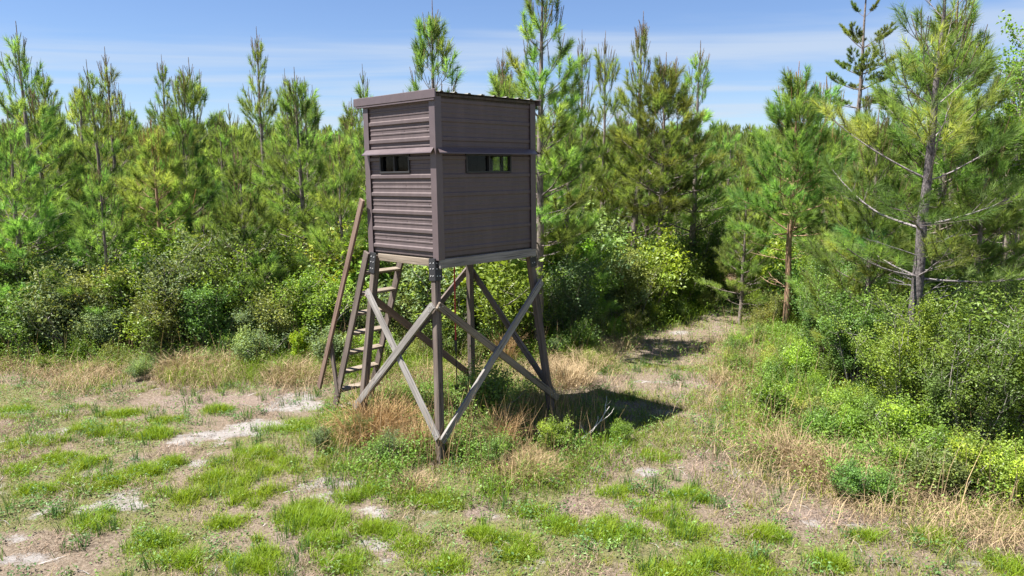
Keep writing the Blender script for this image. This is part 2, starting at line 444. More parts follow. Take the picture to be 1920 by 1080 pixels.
# ------------------------------------------------------------------ blades
def blades(P, H, W, lean, col, flop=0.0, bend=True):
    """P (n,2) ground spots -> thin bent blades, two triangles each"""
    n = len(P)
    az = rng.random(n) * 2 * np.pi; ln = lean * (0.4 + rng.random(n))
    z0 = gz(P[:, 0], P[:, 1])
    b = np.stack([P[:, 0], P[:, 1], z0 - 0.01], 1)
    d = np.stack([np.cos(az), np.sin(az), np.zeros(n)], 1)
    sa = az + np.pi / 2 + rng.normal(0, .6, n); s = np.stack([np.cos(sa), np.sin(sa), np.zeros(n)], 1) * (W / 2)[:, None]
    up = np.array([0, 0, 1.0])
    mid = b + (up * np.cos(ln)[:, None] + d * np.sin(ln)[:, None]) * (H * 0.55)[:, None]
    l2 = ln * 1.9 + flop
    tip = mid + (up * np.cos(l2)[:, None] + d * np.sin(l2)[:, None]) * (H * 0.5)[:, None]
    V = np.stack([b - s, b + s, mid + s * 0.7, mid - s * 0.7, tip], 1).reshape(-1, 3)
    o = np.arange(n)[:, None] * 5
    T = np.concatenate([o + [0, 1, 2], o + [0, 2, 3], o + [3, 2, 4]], 0) if bend else np.concatenate([o + [0, 1, 4]], 0)
    C = np.repeat(col, 5, 0)
    C[4::5] *= 1.15
    return V, T, C
def view_pts(n, y0, y1, margin=1.06):
    """random ground spots inside the wedge that the camera faces"""
    y = np.sqrt(rng.random(n) * (y1 ** 2 - y0 ** 2) + y0 ** 2)
    x = (rng.random(n) * 2 - 1) * (0.70 * y * margin + 0.6)
    return np.stack([x, y], 1)
def tints(n, a, b, sd=0.12):
    u = rng.random((n, 1))
    c = np.array(a) * (1 - u) + np.array(b) * u
    return c * (1 + rng.normal(0, sd, (n, 1))).clip(0.4, 1.8)

G_green, G_straw, G_weed = Soup(), Soup(), Soup()
# bright green bunches in the clearing
bunch = [(170, 810, 45, 1.2), (240, 775, 30, 1), (270, 815, 60, 1.1), (415, 772, 22, 1), (230, 900, 60, 1), (300, 880, 50, 1.1), (165, 865, 40, 1), (60, 830, 40, 1), (470, 855, 45, 1.1),
         (460, 925, 65, 1.2), (340, 935, 40, 1.1), (390, 900, 40, 1.1), (600, 990, 60, 1.5), (580, 960, 35, 1.4), (620, 1020, 40, 1.3), (30, 880, 25, .9), (100, 860, 35, 1), (650, 935, 25, 1), (320, 790, 25, .9),
         (430, 870, 40, 1), (500, 850, 30, 1), (740, 1000, 45, 1), (770, 1020, 45, .9), (800, 945, 50, 1), (120, 910, 50, 1), (60, 920, 30, .9), (180, 980, 50, 1), (280, 1020, 60, 1.1), (350, 1060, 60, 1.2),
         (500, 1050, 80, 1.2), (430, 980, 30, 1), (560, 800, 50, 1), (520, 880, 60, 1), (20, 770, 40, .8), (90, 780, 50, .8), (700, 920, 30, .9), (1240, 970, 60, 1), (1290, 1000, 40, .9), (1130, 1000, 60, 1.1),
         (1060, 990, 40, 1), (960, 1030, 40, 1.2), (900, 1000, 30, 1.1), (1000, 960, 25, 1), (1340, 1060, 60, 1.1), (1430, 1070, 60, 1), (1290, 930, 40, 1), (1620, 1010, 25, .9), (1180, 930, 40, .9),
         (1440, 1010, 30, 1.2), (1740, 1010, 30, 1.1), (1230, 860, 40, .9), (1250, 1075, 60, 1), (840, 1060, 50, 1), (650, 1060, 40, 1), (690, 990, 20, 1), (1560, 1060, 30, 1), (1880, 1060, 40, .9)]
for (px, py, w, s) in bunch:
    x, y = ground_at(px, py); r = w / F_PX * y
    for q in range(int(4 + 9 * r / .3)):
        tx, ty = x + rng.normal(0, r * .55), y + rng.normal(0, r * .42); tr = rng.uniform(.035, .13)
        n = int(rng.uniform(55, 150) * s * (.6 + tr / .1))
        P = np.stack([tx + rng.normal(0, tr, n), ty + rng.normal(0, tr * .8, n)], 1)
        fall = np.exp(-((P[:, 0] - tx) ** 2 + (P[:, 1] - ty) ** 2) / (tr * tr * 2))
        hue = rng.random()
        G_green.add(*blades(P, (0.04 + rng.uniform(.06, .14) * fall) * s * rng.uniform(.6, 1.3, n), rng.uniform(.004, .008, n), 0.6,
                            tints(n, (0.9 + .35 * hue, 1.1, .7), (1.5 + .2 * hue, 1.45, .9), .2)))
for q in range(750):
    tx, ty = view_pts(1, 4, 14)[0]
    f = ground_fields(np.array([tx]), np.array([ty]))
    if f[0][0] < .2 or rng.random() > .25 + .75 * f[4][0]: continue
    tr = rng.uniform(.02, .08); n = int(rng.uniform(15, 60))
    P = np.stack([tx + rng.normal(0, tr, n), ty + rng.normal(0, tr, n)], 1); yl = 1.3 if tx > 0 else 1.0
    G_green.add(*blades(P, rng.uniform(.04, .13) * rng.uniform(.5, 1.2, n), rng.uniform(.004, .008, n), 0.6, tints(n, (0.9 * yl, .9, 1.0), (1.5 * yl, 1.25, 1.4 * yl), .2)))
# loose short green all over the clearing
P = view_pts(345000, 4.0, 22)
cd, ins, sand, bare, green = ground_fields(P[:, 0], P[:, 1])
m = (cd > -0.2) & (rng.random(len(P)) < np.clip(green * 0.48 + 0.07 + .14 * sstep(-.5, 2, P[:, 0]) - sand * .5 - bare * .2, 0, 1))
Q = P[m]; n = len(Q)
right = sstep(0, 3, Q[:, 0] - 0.3)[:, None]
c = tints(n, (.9, .8, 1.0), (1.6, 1.25, 1.8), .25) * (1 - right) + tints(n, (.9, .75, 1.3), (2.2, 1.4, 2.8), .25) * right
G_green.add(*blades(Q, rng.uniform(.025, .085, n), rng.uniform(.005, .010, n), 0.7, c, bend=False))
# dead thatch lying everywhere
P = view_pts(500000, 4.0, 21)
cd, ins, sand, bare, green = ground_fields(P[:, 0], P[:, 1])
m = (cd > -0.5) & (rng.random(len(P)) < np.clip(0.95 - sand * 0.62 - green * 0.25, 0.06, 1))
Q = P[m]; n = len(Q)
G_straw.add(*blades(Q, rng.uniform(.03, .11, n), rng.uniform(.003, .007, n), 1.25, tints(n, (.65, .52, .58), (1.6, 1.38, 1.5), .35), bend=False))
# tall straw: a belt along the thicket, tussocks round the stand and in front of the right thicket
def belt(n, f, h0, h1, lean, a, b, y0=6.0, y1=22.0, soup=None, flop=.3, w=(.004, .008)):
    P = view_pts(n, y0, y1)
    wgt = f(P[:, 0], P[:, 1], clear_dist(P[:, 0], P[:, 1]))
    Q = P[rng.random(len(P)) < wgt]; k = len(Q)
    hh = rng.uniform(h0, h1, k) * (0.6 + 0.8 * NZ[6].fbm(Q[:, 0] * 1.7, Q[:, 1] * 1.7))
    (soup or G_straw).add(*blades(Q, hh, rng.uniform(*w, k), lean, tints(k, a, b, .2), flop))
def clumpy(x, y, s=1.4, lo=.42, hi=.62, k=4):
    return sstep(lo, hi, NZ[k].fbm(x * s, y * s))
def belt2(dens, box_, f, h0, h1, lean, a, b, soup=None, flop=.3, w=(.004, .008)):
    x0, x1, y0, y1 = box_
    n = int(dens * (x1 - x0) * (y1 - y0))
    P = np.stack([rng.uniform(x0, x1, n), rng.uniform(y0, y1, n)], 1)
    P = P[np.abs(P[:, 0]) < .71 * P[:, 1] + .6]
    Q = P[rng.random(len(P)) < f(P[:, 0], P[:, 1], clear_dist(P[:, 0], P[:, 1]))]; k = len(Q)
    hh = rng.uniform(h0, h1, k) * (0.5 + 1.0 * NZ[6].fbm(Q[:, 0] * 1.7, Q[:, 1] * 1.7))
    (soup or G_straw).add(*blades(Q, hh, rng.uniform(*w, k), lean, tints(k, a, b, .2), flop))
def tower_round(x, y, r0, r1):
    d = np.hypot(x + 0.65, (y - 10.1) / 1.05)
    return sstep(r1, r0, d)
belt2(2600, (-11, 2, 11.8, 15.3), lambda x, y, c: np.exp(-((c - 0.75) / 0.75) ** 2) * (.03 + clumpy(x, y, 1.1, .42, .60)), .16, .55, .8, (1.05, .97, .85), (1.95, 1.85, 1.7), flop=.5)
belt2(2200, (-11, 2, 11.8, 15.3), lambda x, y, c: np.exp(-((c - 0.4) / 0.8) ** 2) * clumpy(x, y, 1.1, .4, .6, 2), .2, .5, .5, (.7, .8, .6), (1.5, 1.4, 1.0), soup=G_green, w=(.005, .009))
belt2(1500, (1.2, 9, 6.6, 16), lambda x, y, c: np.exp(-((c - 0.05) / 0.65) ** 2) * (.1 + clumpy(x, y, 1.6, .4, .6)), .2, .5, .75, (1.0, .92, .8), (1.85, 1.75, 1.55), flop=.4)
belt2(700, (1.2, 9, 6.6, 20), lambda x, y, c: np.exp(-((c + 0.2) / 0.6) ** 2) * clumpy(x, y, 1.5, .38, .6, 2), .15, .4, .6, (.8, .85, .5), (1.8, 1.5, 1.2), soup=G_green, w=(.006, .010))
belt2(600, (-13, 12, 8, 22), lambda x, y, c: np.exp(-((c + 0.5) / 0.7) ** 2) * clumpy(x, y, 1.5, .38, .6), .3, .7, .5, (.6, .8, .4), (1.4, 1.3, .8), soup=G_green, w=(.006, .011))
belt2(1500, (-3.6, 2.2, 7.6, 12.8), lambda x, y, c: (np.hypot(x + .9, (y - 8.5) * .7) > .35) * tower_round(x, y, 1.4, 2.3) * (.10 + clumpy(x, y, 1.9)), .15, .42, .6, (.9, .8, .65), (1.6, 1.45, 1.2))
belt2(1500, (-3.6, 2.2, 7.6, 12.8), lambda x, y, c: (np.hypot(x + .9, (y - 8.5) * .7) > .35) * tower_round(x, y, 1.5, 2.7) * (.12 + clumpy(x, y, 1.2, .4, .6, 5)), .10, .34, .5, (.6, .8, .6), (1.5, 1.35, 1.1), soup=G_green, w=(.005, .009))
belt2(1100, (0.6, 4, 9.3, 12), lambda x, y, c: sstep(.1, .5, c) * (.3 + .7 * clumpy(x, y, 1.6, .4, .6, 3)), .06, .22, .6, (.8, .8, .9), (1.7, 1.35, 1.6), soup=G_green)
belt2(320, (1.5, 7, 13, 21.5), lambda x, y, c: sstep(.0, .4, c) * clumpy(x, y, 1.8, .42, .6, 1), .06, .2, .6, (1.0, .9, .9), (2.0, 1.6, 1.8), soup=G_green)
belt2(900, (-9, 9, 6, 13), lambda x, y, c: sstep(.1, .5, c) * clumpy(x, y, 1.6, .50, .62, 3), .08, .2, 1.0, (.75, .68, .78), (1.35, 1.25, 1.4), flop=.2)
belt2(400, (-9, 9, 6, 9.5), lambda x, y, c: sstep(.0, .4, c) * clumpy(x, y, 1.2, .50, .62, 7), .10, .26, .6, (1.0, .8, 1.4), (2.0, 1.5, 2.4), soup=G_green)

belt2(70, (-2.6, 1.6, 8.3, 12.2), lambda x, y, c: tower_round(x, y, 1.4, 2.3) + 0 * x, .5, .95, .18, (1.0, .85, .65), (1.5, 1.3, 1.05), flop=.1, w=(.005, .009))
belt2(40, (-11, 9, 7, 16), lambda x, y, c: np.exp(-((c + .1) / .7) ** 2), .5, .9, .2, (.9, .8, .65), (1.5, 1.35, 1.1), flop=.1, w=(.005, .009))
# low broad-leaved weeds
def leaf_quads(P, A, size, asp, col, fold=0.25):
    """P (n,3) centres, A (n,3) facing normals -> folded diamond leaves"""
    n = len(P)
    A = A / np.linalg.norm(A, axis=1, keepdims=True)
    r = rng.normal(size=(n, 3)); u = np.cross(A, r); u /= np.linalg.norm(u, axis=1, keepdims=True); v = np.cross(A, u)
    L = size[:, None]; Wd = (size * asp)[:, None]
    p0 = P - u * L * .5; p2 = P + u * L * .5
    p1 = P + v * Wd * .5 + A * Wd * fold - u * L * .05; p3 = P - v * Wd * .5 + A * Wd * fold - u * L * .05
    V = np.stack([p0, p1, p2, p3], 1).reshape(-1, 3)
    o = np.arange(n)[:, None] * 4
    T = np.concatenate([o + [0, 1, 2], o + [0, 2, 3]], 0)
    return V, T, np.repeat(col, 4, 0)
def weeds(P, h, spreadr, k, size, a, b):
    n = len(P)
    base = np.stack([P[:, 0], P[:, 1], gz(P[:, 0], P[:, 1])], 1)
    q = np.repeat(base, k, 0)
    hh = np.repeat(h, k)
    u = rng.random(n * k)
    q[:, 0] += rng.normal(0, spreadr, n * k); q[:, 1] += rng.normal(0, spreadr, n * k)
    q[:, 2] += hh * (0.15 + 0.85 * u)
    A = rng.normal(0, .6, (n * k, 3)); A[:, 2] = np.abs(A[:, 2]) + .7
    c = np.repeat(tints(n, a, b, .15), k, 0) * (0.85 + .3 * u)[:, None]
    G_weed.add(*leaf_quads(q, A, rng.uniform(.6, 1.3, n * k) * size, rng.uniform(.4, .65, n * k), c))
P = view_pts(22000, 6, 20); cd, ins, sand, bare, green = ground_fields(P[:, 0], P[:, 1])
P = P[(cd > 0) & (rng.random(len(P)) < .16 + .4 * green * (1 - sand))]
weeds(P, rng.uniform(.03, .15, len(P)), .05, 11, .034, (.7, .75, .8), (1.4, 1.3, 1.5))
# upright bluish stalks and dark leafy clumps scattered over the clearing
P = view_pts(700, 6, 14); P = P[clear_dist(P[:, 0], P[:, 1]) > .1]
P = P[NZ[2].fbm(P[:, 0] * 1.2, P[:, 1] * 1.2) > .42]
for (x, y) in P:
    n = int(rng.uniform(6, 22)); q = np.stack([x + rng.normal(0, .035, n), y + rng.normal(0, .035, n)], 1)
    G_green.add(*blades(q, rng.uniform(.10, .26, n), rng.uniform(.006, .011, n), .28, tints(n, (.5, .7, 2.2), (.85, .95, 3.0), .15)))
P = view_pts(260, 6, 15); P = P[clear_dist(P[:, 0], P[:, 1]) > .1]
weeds(P, rng.uniform(.06, .16, len(P)), .07, 60, .036, (.45, .6, .8), (.8, .9, 1.1))
P = view_pts(34000, 6.5, 21); cd = clear_dist(P[:, 0], P[:, 1])
P = P[rng.random(len(P)) < np.exp(-((cd + .55) / .85) ** 2) * (.25 + clumpy(P[:, 0], P[:, 1], 1.1))]
weeds(P, rng.uniform(.15, .55, len(P)), .10, 20, .042, (.7, .75, .5), (1.35, 1.25, .9))
P = view_pts(26000, 7, 13); P = P[rng.random(len(P)) < tower_round(P[:, 0], P[:, 1], 1.2, 2.5) * clumpy(P[:, 0], P[:, 1], 1.3, .42, .6, 2)]
P = P[np.hypot(P[:, 0] + .9, (P[:, 1] - 8.5) * .7) > .35]
weeds(P, rng.uniform(.1, .40, len(P)), .08, 18, .036, (.7, .8, .5), (1.2, 1.2, .8))

o = obj('grass', G_green.mesh('grass', [M_GRASS])); tag(o, 'short bright green grass growing in bunches over the sandy clearing', 'grass', kind='stuff')
o = obj('dry_grass', G_straw.mesh('dry_grass', [M_STRAW])); tag(o, 'straw-coloured dead grass lying over the clearing and along the thicket', 'dry grass', kind='stuff')
o = obj('weeds', G_weed.mesh('weeds', [M_WEED])); tag(o, 'low broad-leaved weeds along the thicket edge and under the stand', 'weeds', kind='stuff')

# ------------------------------------------------------------------ tubes
TUBE_T = {}
def tube(S, pts, rad, sides, col):
    pts = np.asarray(pts, float); n = len(pts); rad = np.asarray(rad, float)
    tg = np.empty_like(pts); tg[0] = pts[1] - pts[0]; tg[-1] = pts[-1] - pts[-2]; tg[1:-1] = pts[2:] - pts[:-2]; tg /= np.linalg.norm(tg, axis=1, keepdims=True) + 1e-9
    ref = np.array([0.31, 0.95, 0.1]) if abs(tg[0][2]) > .7 else np.array([0, 0, 1.0])
    u = np.cross(tg, ref); u /= np.linalg.norm(u, axis=1, keepdims=True) + 1e-9; v = np.cross(tg, u)
    a = np.arange(sides) * 2 * np.pi / sides
    V = pts[:, None, :] + rad[:, None, None] * (np.cos(a)[None, :, None] * u[:, None, :] + np.sin(a)[None, :, None] * v[:, None, :])
    V = V.reshape(-1, 3)
    if (n, sides) not in TUBE_T:
        T = []
        for i in range(n - 1):
            for k in range(sides):
                p, q = i * sides + k, i * sides + (k + 1) % sides
                T.append((p, q, q + sides)); T.append((p, q + sides, p + sides))
        TUBE_T[(n, sides)] = np.array(T)
    S.add(V, TUBE_T[(n, sides)], col)
def bend_branch(p0, az, el0, el1, L, n, r, wob=.08):
    p = np.array(p0, float); pts = [p.copy()]
    for k in range(n):
        e = el0 + (el1 - el0) * ((k + .5) / n) ** 1.3; az2 = az + r.normal(0, wob)
        p = p + np.array([math.cos(az2) * math.cos(e), math.sin(az2) * math.cos(e), math.sin(e)]) * L / n
        pts.append(p.copy())
    return np.array(pts)

# ------------------------------------------------------------------ pines
def needles(S, B, r, wid=0.006, dens=1.0):
    """B: list of (start, dir, shoot length, needle length, count, opening angle, tint)"""
    if not B:
        return
    P = np.repeat(np.array([b[0] for b in B]), [b[4] for b in B], 0)
    D = np.array([b[1] for b in B]); D /= np.linalg.norm(D, axis=1, keepdims=True)
    cnt = [b[4] for b in B]
    D = np.repeat(D, cnt, 0)
    sl = np.repeat([b[2] for b in B], cnt); nl = np.repeat([b[3] for b in B], cnt); op = np.repeat([b[5] for b in B], cnt)
    C = np.repeat(np.array([b[6] for b in B]), cnt, 0)
    n = len(P)
    u = r.random(n)
    x = r.normal(size=(n, 3)); s = np.cross(D, x); s /= np.linalg.norm(s, axis=1, keepdims=True)
    th = op * (0.35 + 0.9 * r.random(n)) * (1.25 - .6 * u)
    d = D * np.cos(th)[:, None] + s * np.sin(th)[:, None]
    d[:, 2] -= 0.10 * r.random(n)
    b = P + D * (sl * u)[:, None]
    tip = b + d * (nl * (0.7 + .45 * r.random(n)))[:, None]
    side = np.cross(d, r.normal(size=(n, 3))); side /= np.linalg.norm(side, axis=1, keepdims=True)
    W = wid * np.clip(nl / .15, .5, 1.2)
    V = np.stack([b - side * W[:, None] / 2, b + side * W[:, None] / 2, tip], 1).reshape(-1, 3)
    T = np.arange(3 * n).reshape(-1, 3)
    C = C * (1 + r.normal(0, .10, (n, 1)))
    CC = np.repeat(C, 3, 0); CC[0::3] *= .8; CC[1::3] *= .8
    S.add(V, T, CC)
def make_pine(seed, H, base=.25, spread=1.3, nn=98, wid=.0078, whorl=.42, per=5, shoots=1.0, spiky=.35, dead=6, bark=None, r0=None, parts=False, gap=0.0, lean=0.0, fill=1.0, topc=(.52, .42, .50), sides=6, tap=1.0, limb=1.0):
    r = np.random.default_rng(seed)
    W, NE = Soup(), Soup()
    nz = 14
    zz = np.linspace(0, H, nz)
    wob = np.cumsum(r.normal(0, .012 * H / nz * 2.2, (nz, 2)), 0); wob[0] = 0
    tp = np.column_stack([wob + lean * (zz / H)[:, None] ** 1.4 * np.array([1, .2]) * H, zz])
    r0 = r0 or (0.012 * H + .012)
    tube(W, tp, r0 * (1 - zz / H) ** .75 + .006, 8 if not parts else 12, np.array([1, 1, 1.]))
    def trunk_at(z):
        return np.array([np.interp(z, zz, tp[:, 0]), np.interp(z, zz, tp[:, 1]), z])
    limbs = []
    z = base * H; k = 0; az0 = r.random() * 6.28
    while z < H - .25:
        t = (z - base * H) / (H * (1 - base))
        m = max(3, int(round(per + r.normal(0, .8))))
        if r.random() < gap: m = 2
        if r.random() < .12: z += whorl * .5
        for i in range(m):
            az = az0 + i * 2 * math.pi / m + r.normal(0, .25)
            L = (spread * (1 - t) ** tap * (0.6 + .4 * min(1, t / .18 + .3)) + .24) * r.uniform(.7, 1.15)
            e0 = R(8 + 48 * t ** 1.1 + r.normal(0, 7)); e1 = e0 + R(r.uniform(15, 35))
            limbs.append((z + r.uniform(-.05, .05), az, L, e0, min(e1, R(85)), t))
        az0 += .9 + r.random(); z += whorl * (1.15 - .45 * t) * r.uniform(.8, 1.25)
    segs = []
    for (z, az, L, e0, e1, t) in limbs:
        B = []
        SW = Soup() if parts else W
        SN = Soup() if parts else NE
        p = bend_branch(trunk_at(z), az, e0, e1, L, 6, r, .10)
        rb = max(.005, r0 * .21 * (1 - .6 * t) * min(1.2, L / spread + .2))
        tube(SW, p, np.linspace(rb, .004, 7), 5 if parts else 4, np.array([1, 1, 1.]) * r.uniform(.7, 1.25) * limb)
        young = t > .62
        tone = r.uniform(.68, 1.32)
        yel = r.uniform(.9, 1.25)
        col = np.array([tone * yel, tone, tone * .95])
        def brush(q, d, scale=1.0, spike=False):
            d = d / np.linalg.norm(d)
            c = col * r.uniform(.75, 1.3)
            if spike:
                c2 = np.array(topc) * r.uniform(.75, 1.25)
                B.append((q, d, .32 * scale, .052, int(nn * .75), .40, c2))
                tube(SW, [q, q + d * .36 * scale], [.007, .005], 3, np.array([1.3, 1.0, .75]))
                B.append((q - d * .18, d, .2, .13, int(nn * .35), .6, c))
            else:
                B.append((q, d, .27 * scale, .185 * r.uniform(.85, 1.1), int(nn * fill), .86, c))
                tube(SW, [q, q + d * .26 * scale], [.005, .003], 3, np.array([1, .9, .8]))
        tipd = p[-1] - p[-2]
        young = t > .58; sp = r.random() < (spiky * (2.1 if t > .72 else 1.5) if young else spiky * .4)
        td = tipd / np.linalg.norm(tipd)
        if sp: td = td * .6 + np.array([0, 0, .8])
        brush(p[-1] - td * .05, td, 1.0, sp)
        ns = int(round((L * 4.0 + .8) * shoots))
        for j in range(ns):
            s = .30 + .66 * (j + r.random()) / max(ns, 1)
            q = np.array([np.interp(s * 6, range(7), p[:, c]) for c in range(3)])
            kx = min(5, int(s * 6)); d0 = p[kx + 1] - p[kx]; d0 /= np.linalg.norm(d0)
            sgn = 1 if j % 2 else -1
            side = np.cross(d0, [0, 0, 1.0]); side /= np.linalg.norm(side)
            d = d0 * .75 + side * sgn * r.uniform(.45, .9) + np.array([0, 0, r.uniform(-.05, .45)])
            d /= np.linalg.norm(d)
            l = max(0, (1 - s) * L * .55 * r.uniform(.5, 1.1))
            q2 = q + d * l
            if l > .08: tube(SW, [q, q2], [.006, .004], 3, np.array([1, .95, .9]))
            d2 = d + np.array([0, 0, .35]); s2 = r.random() < spiky * (1.5 if young else .15)
            if s2: d2 = d2 * .5 + np.array([0, 0, .8])
            brush(q2, d2, r.uniform(.8, 1.1), s2)
            if l > .26:
                for sg in (-1, 1):
                    if r.random() < .75:
                        brush(q + d * l * r.uniform(.4, .8), d * .7 + np.cross(d, [0, 0, 1.]) * sg * .7 + np.array([0, 0, .2]), .8)
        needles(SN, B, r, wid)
        if parts: segs.append((SW, SN))
    # leader with its spike of new growth
    B = []
    lead = trunk_at(H)
    tube(W, [lead - [0, 0, .05], lead + [0, 0, .42]], [.012, .006], 5, np.array([1.3, 1.0, .75]))
    B.append((lead - np.array([0, 0, .5]), np.array([0, 0, 1.]), .55, .13, int(nn * 1.4), .6, np.array([1, 1, 1.])))
    B.append((lead - np.array([0, 0, .1]), np.array([0, 0, 1.]), .45, .06, int(nn * 1.2), .45, np.array(topc)))
    for i in range(5):
        a = i * 1.257 + r.random(); d = np.array([math.cos(a) * .35, math.sin(a) * .35, 1]); q = lead - np.array([0, 0, .12])
        ln = r.uniform(.22, .40); d /= np.linalg.norm(d)
        tube(W, [q, q + d * ln], [.008, .005], 3, np.array([1.3, 1.0, .75]))
        B.append((q, d, ln * .9, .06, int(nn * .7), .45, np.array(topc) * r.uniform(.8, 1.2)))
    needles(NE, B, r, wid)
    # bare dead limbs low on the trunk
    DW = Soup()
    for i in range(dead):
        z = r.uniform(.08, base + .12) * H; az = r.random() * 6.28; L = r.uniform(.35, .95) * min(1.2, spread)
        p = bend_branch(trunk_at(z), az, R(r.uniform(-5, 25)), R(r.uniform(0, 45)), L, 5, r, .25)
        tube(W, p, np.linspace(.009, .003, 6), 4, np.array([1.35, 1.4, 1.45]))
        for j in range(2):
            q = p[2 + j]; p2 = bend_branch(q, az + r.choice([-.8, .8]), R(10), R(25), L * .4, 3, r, .2)
            tube(W, p2, np.linspace(.005, .002, 4), 3, np.array([1.35, 1.4, 1.45]))
    bk = bark or M_BARK
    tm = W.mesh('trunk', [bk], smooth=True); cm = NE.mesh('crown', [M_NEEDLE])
    br = [(a.mesh('branch', [bk], smooth=True), b.mesh('needles', [M_NEEDLE])) for a, b in segs]
    return dict(H=H, trunk=tm, crown=cm, branches=br)
def put_pine(P, x, y, label, group=None, h=None, rz=None, name='pine_tree', tilt=0.0, wide=1.0):
    s = (h / P['H']) if h else 1.0
    e = empty(name, (x, y, float(gz(x, y)) - .03), rz if rz is not None else random.uniform(0, 6.28))
    e.scale = (s * wide, s * wide, s)
    if tilt:
        e.rotation_euler = (random.uniform(-tilt, tilt), random.uniform(-tilt, tilt), e.rotation_euler.z)
    tag(e, label, 'pine tree', group)
    obj('trunk', P['trunk'], e); 
    obj('crown', P['crown'], e)
    for (a, b) in P['branches']:
        o = obj('branch', a, e); obj('needles', b, o)
    return e

PV = [make_pine(11, 5.6, .20, 1.25, spiky=.40), make_pine(12, 6.2, .24, 1.4, spiky=.5, whorl=.52, tap=1.35), make_pine(13, 5.0, .12, 1.5, spiky=.30), make_pine(14, 6.6, .30, 1.5, spiky=.45, lean=.02, whorl=.48, tap=1.3),
      make_pine(15, 4.4, .08, 1.45, spiky=.25), make_pine(16, 5.8, .15, 1.5, spiky=.35, whorl=.36), make_pine(17, 7.0, .28, 1.5, spiky=.5, whorl=.52, gap=.1, tap=1.3)]
PB = make_pine(18, 5.2, .42, 1.2, dead=12, bark=M_BARK_RED, whorl=.30, spiky=.3, shoots=1.3)   # bare reddish trunk below a bushy head

# the pines one can single out: (px of trunk, py of tip, distance, variant, width, label)
named = [
    (62, 42, 17.0, 3, 1.0, 'tall dark pine with a bare upper trunk at the far left of the treeline'),
    (218, 92, 21.0, 1, .9, 'slim pine with brown candle tips, second spire from the left edge'),
    (372, 116, 23.0, 0, 1.0, 'bushy-topped pine rising above the stand midway between the left edge and the blind'),
    (492, 54, 19.5, 6, .85, 'tallest slender pine spire left of the hunting blind'),
    (536, 130, 21.5, 1, .7, 'narrow pine close beside the tallest spire left of the blind'),
    (588, 170, 27.0, 0, .7, 'small pointed pine top just left of the blind against the sky'),
    (690, 122, 18.0, 1, .8, 'pine whose pale candles show above the left roof edge of the blind'),
    (818, 14, 17.0, 5, 1.0, 'broad many-branched pine directly behind the roof of the blind'),
    (1096, 58, 20.0, 1, .75, 'thin pine right of the tall trunk behind the blind, left of a twin top'),
    (1128, 68, 21.5, 0, .7, 'thin pine, the right-hand one of the twin tops right of the blind'),
    (1192, 24, 20.0, 6, 1.0, 'tall pine with dense upright candles, centre of the skyline right of the blind'),
    (1302, 74, 21.0, 3, 1.05, 'cone-shaped pine with the highest tip left of the gap of open sky'),
    (182, 300, 14.9, 4, 1.0, 'dark-trunked bushy pine in front of the left side of the stand'),
    (352, 210, 17.5, 2, .9, 'round bushy pine just behind the slim bare-trunked pine on the left'),
    (640, 235, 15.6, 2, .85, 'bright green bushy pine with pale candles touching the left wall of the blind'),
    (745, 330, 15.5, 4, .9, 'low green pine seen behind the ladder of the blind'),
    (940, 120, 16.4, 5, .85, 'pale green pine rising over the roof of the blind near its right end'),
    (1060, 205, 16.5, 2, .8, 'green pine immediately right of the tall trunk behind the blind'),
    (1640, 200, 12.4, 2, .95, 'leaning bright green pine just left of the large pine on the right'),
    (1850, 190, 12.6, 5, 1.0, 'dense green pine filling the right edge above the thicket'),
    (1400, 300, 17.5, 5, 1.0, 'low spreading pine above the far end of the sandy track'),
    (1900, 90, 17.0, 6, 1.0, 'tall pine at the far right edge behind the others'),
    (1345, 285, 23.5, 0, 1.15, 'bushy pine closing the view at the left side of the track end'),
    (1440, 330, 23.0, 4, 1.2, 'low bushy pine straight behind the end of the track'),
    (1392, 262, 26.0, 5, 1.1, 'rounded pine behind the two that close the end of the track'),
    (1500, 300, 21.5, 2, 1.0, 'pale green pine behind the pinkish trunk at the right of the track'),
    (20, 210, 15.3, 2, 1.05, 'dense dark pine at the far left edge beside the tall bare trunk'),
]
taken = []
for (px, py, Y, v, wd, lab) in named:
    x = x_at(px, Y); h = z_at(py, Y) - .4
    put_pine(PV[v], x, Y, lab, h=h, wide=wd, tilt=.015); taken.append((x, Y, 1.4))
# pines with their own build
hero = make_pine(31, z_at(-60, 10.6) , .33, 2.1, nn=82, wid=.006, whorl=.60, per=4, dead=20, parts=True, r0=.10, spiky=.25, shoots=1.05, gap=.25, bark=M_BARK_SCALY, limb=1.9)
x = x_at(1718, 10.9, 2.2); put_pine(hero, x, 10.9, 'large nearby pine with a dark scaly trunk rising from the right thicket', rz=.4); taken.append((x, 10.9, 1.3))
hero2 = make_pine(32, z_at(-70, 14.2), .30, 1.25, nn=140, wid=.007, whorl=.40, per=5, dead=14, parts=True, r0=.095, spiky=.35, gap=.05)
x = x_at(1012, 14.6, 3); put_pine(hero2, x, 14.6, 'tall pine with a straight reddish trunk behind the right corner of the blind', rz=2.0); taken.append((x, 14.6, 1.0))
slim = make_pine(33, z_at(265, 16.8), .45, 1.05, nn=120, wid=.007, whorl=.30, per=5, dead=14, r0=.06, spiky=.4, bark=M_BARK_RED)
x = x_at(300, 16.8, 2); put_pine(slim, x, 16.8, 'slim pine with a long bare trunk standing at the left clearing edge', rz=1.0); taken.append((x, 16.8, .8))
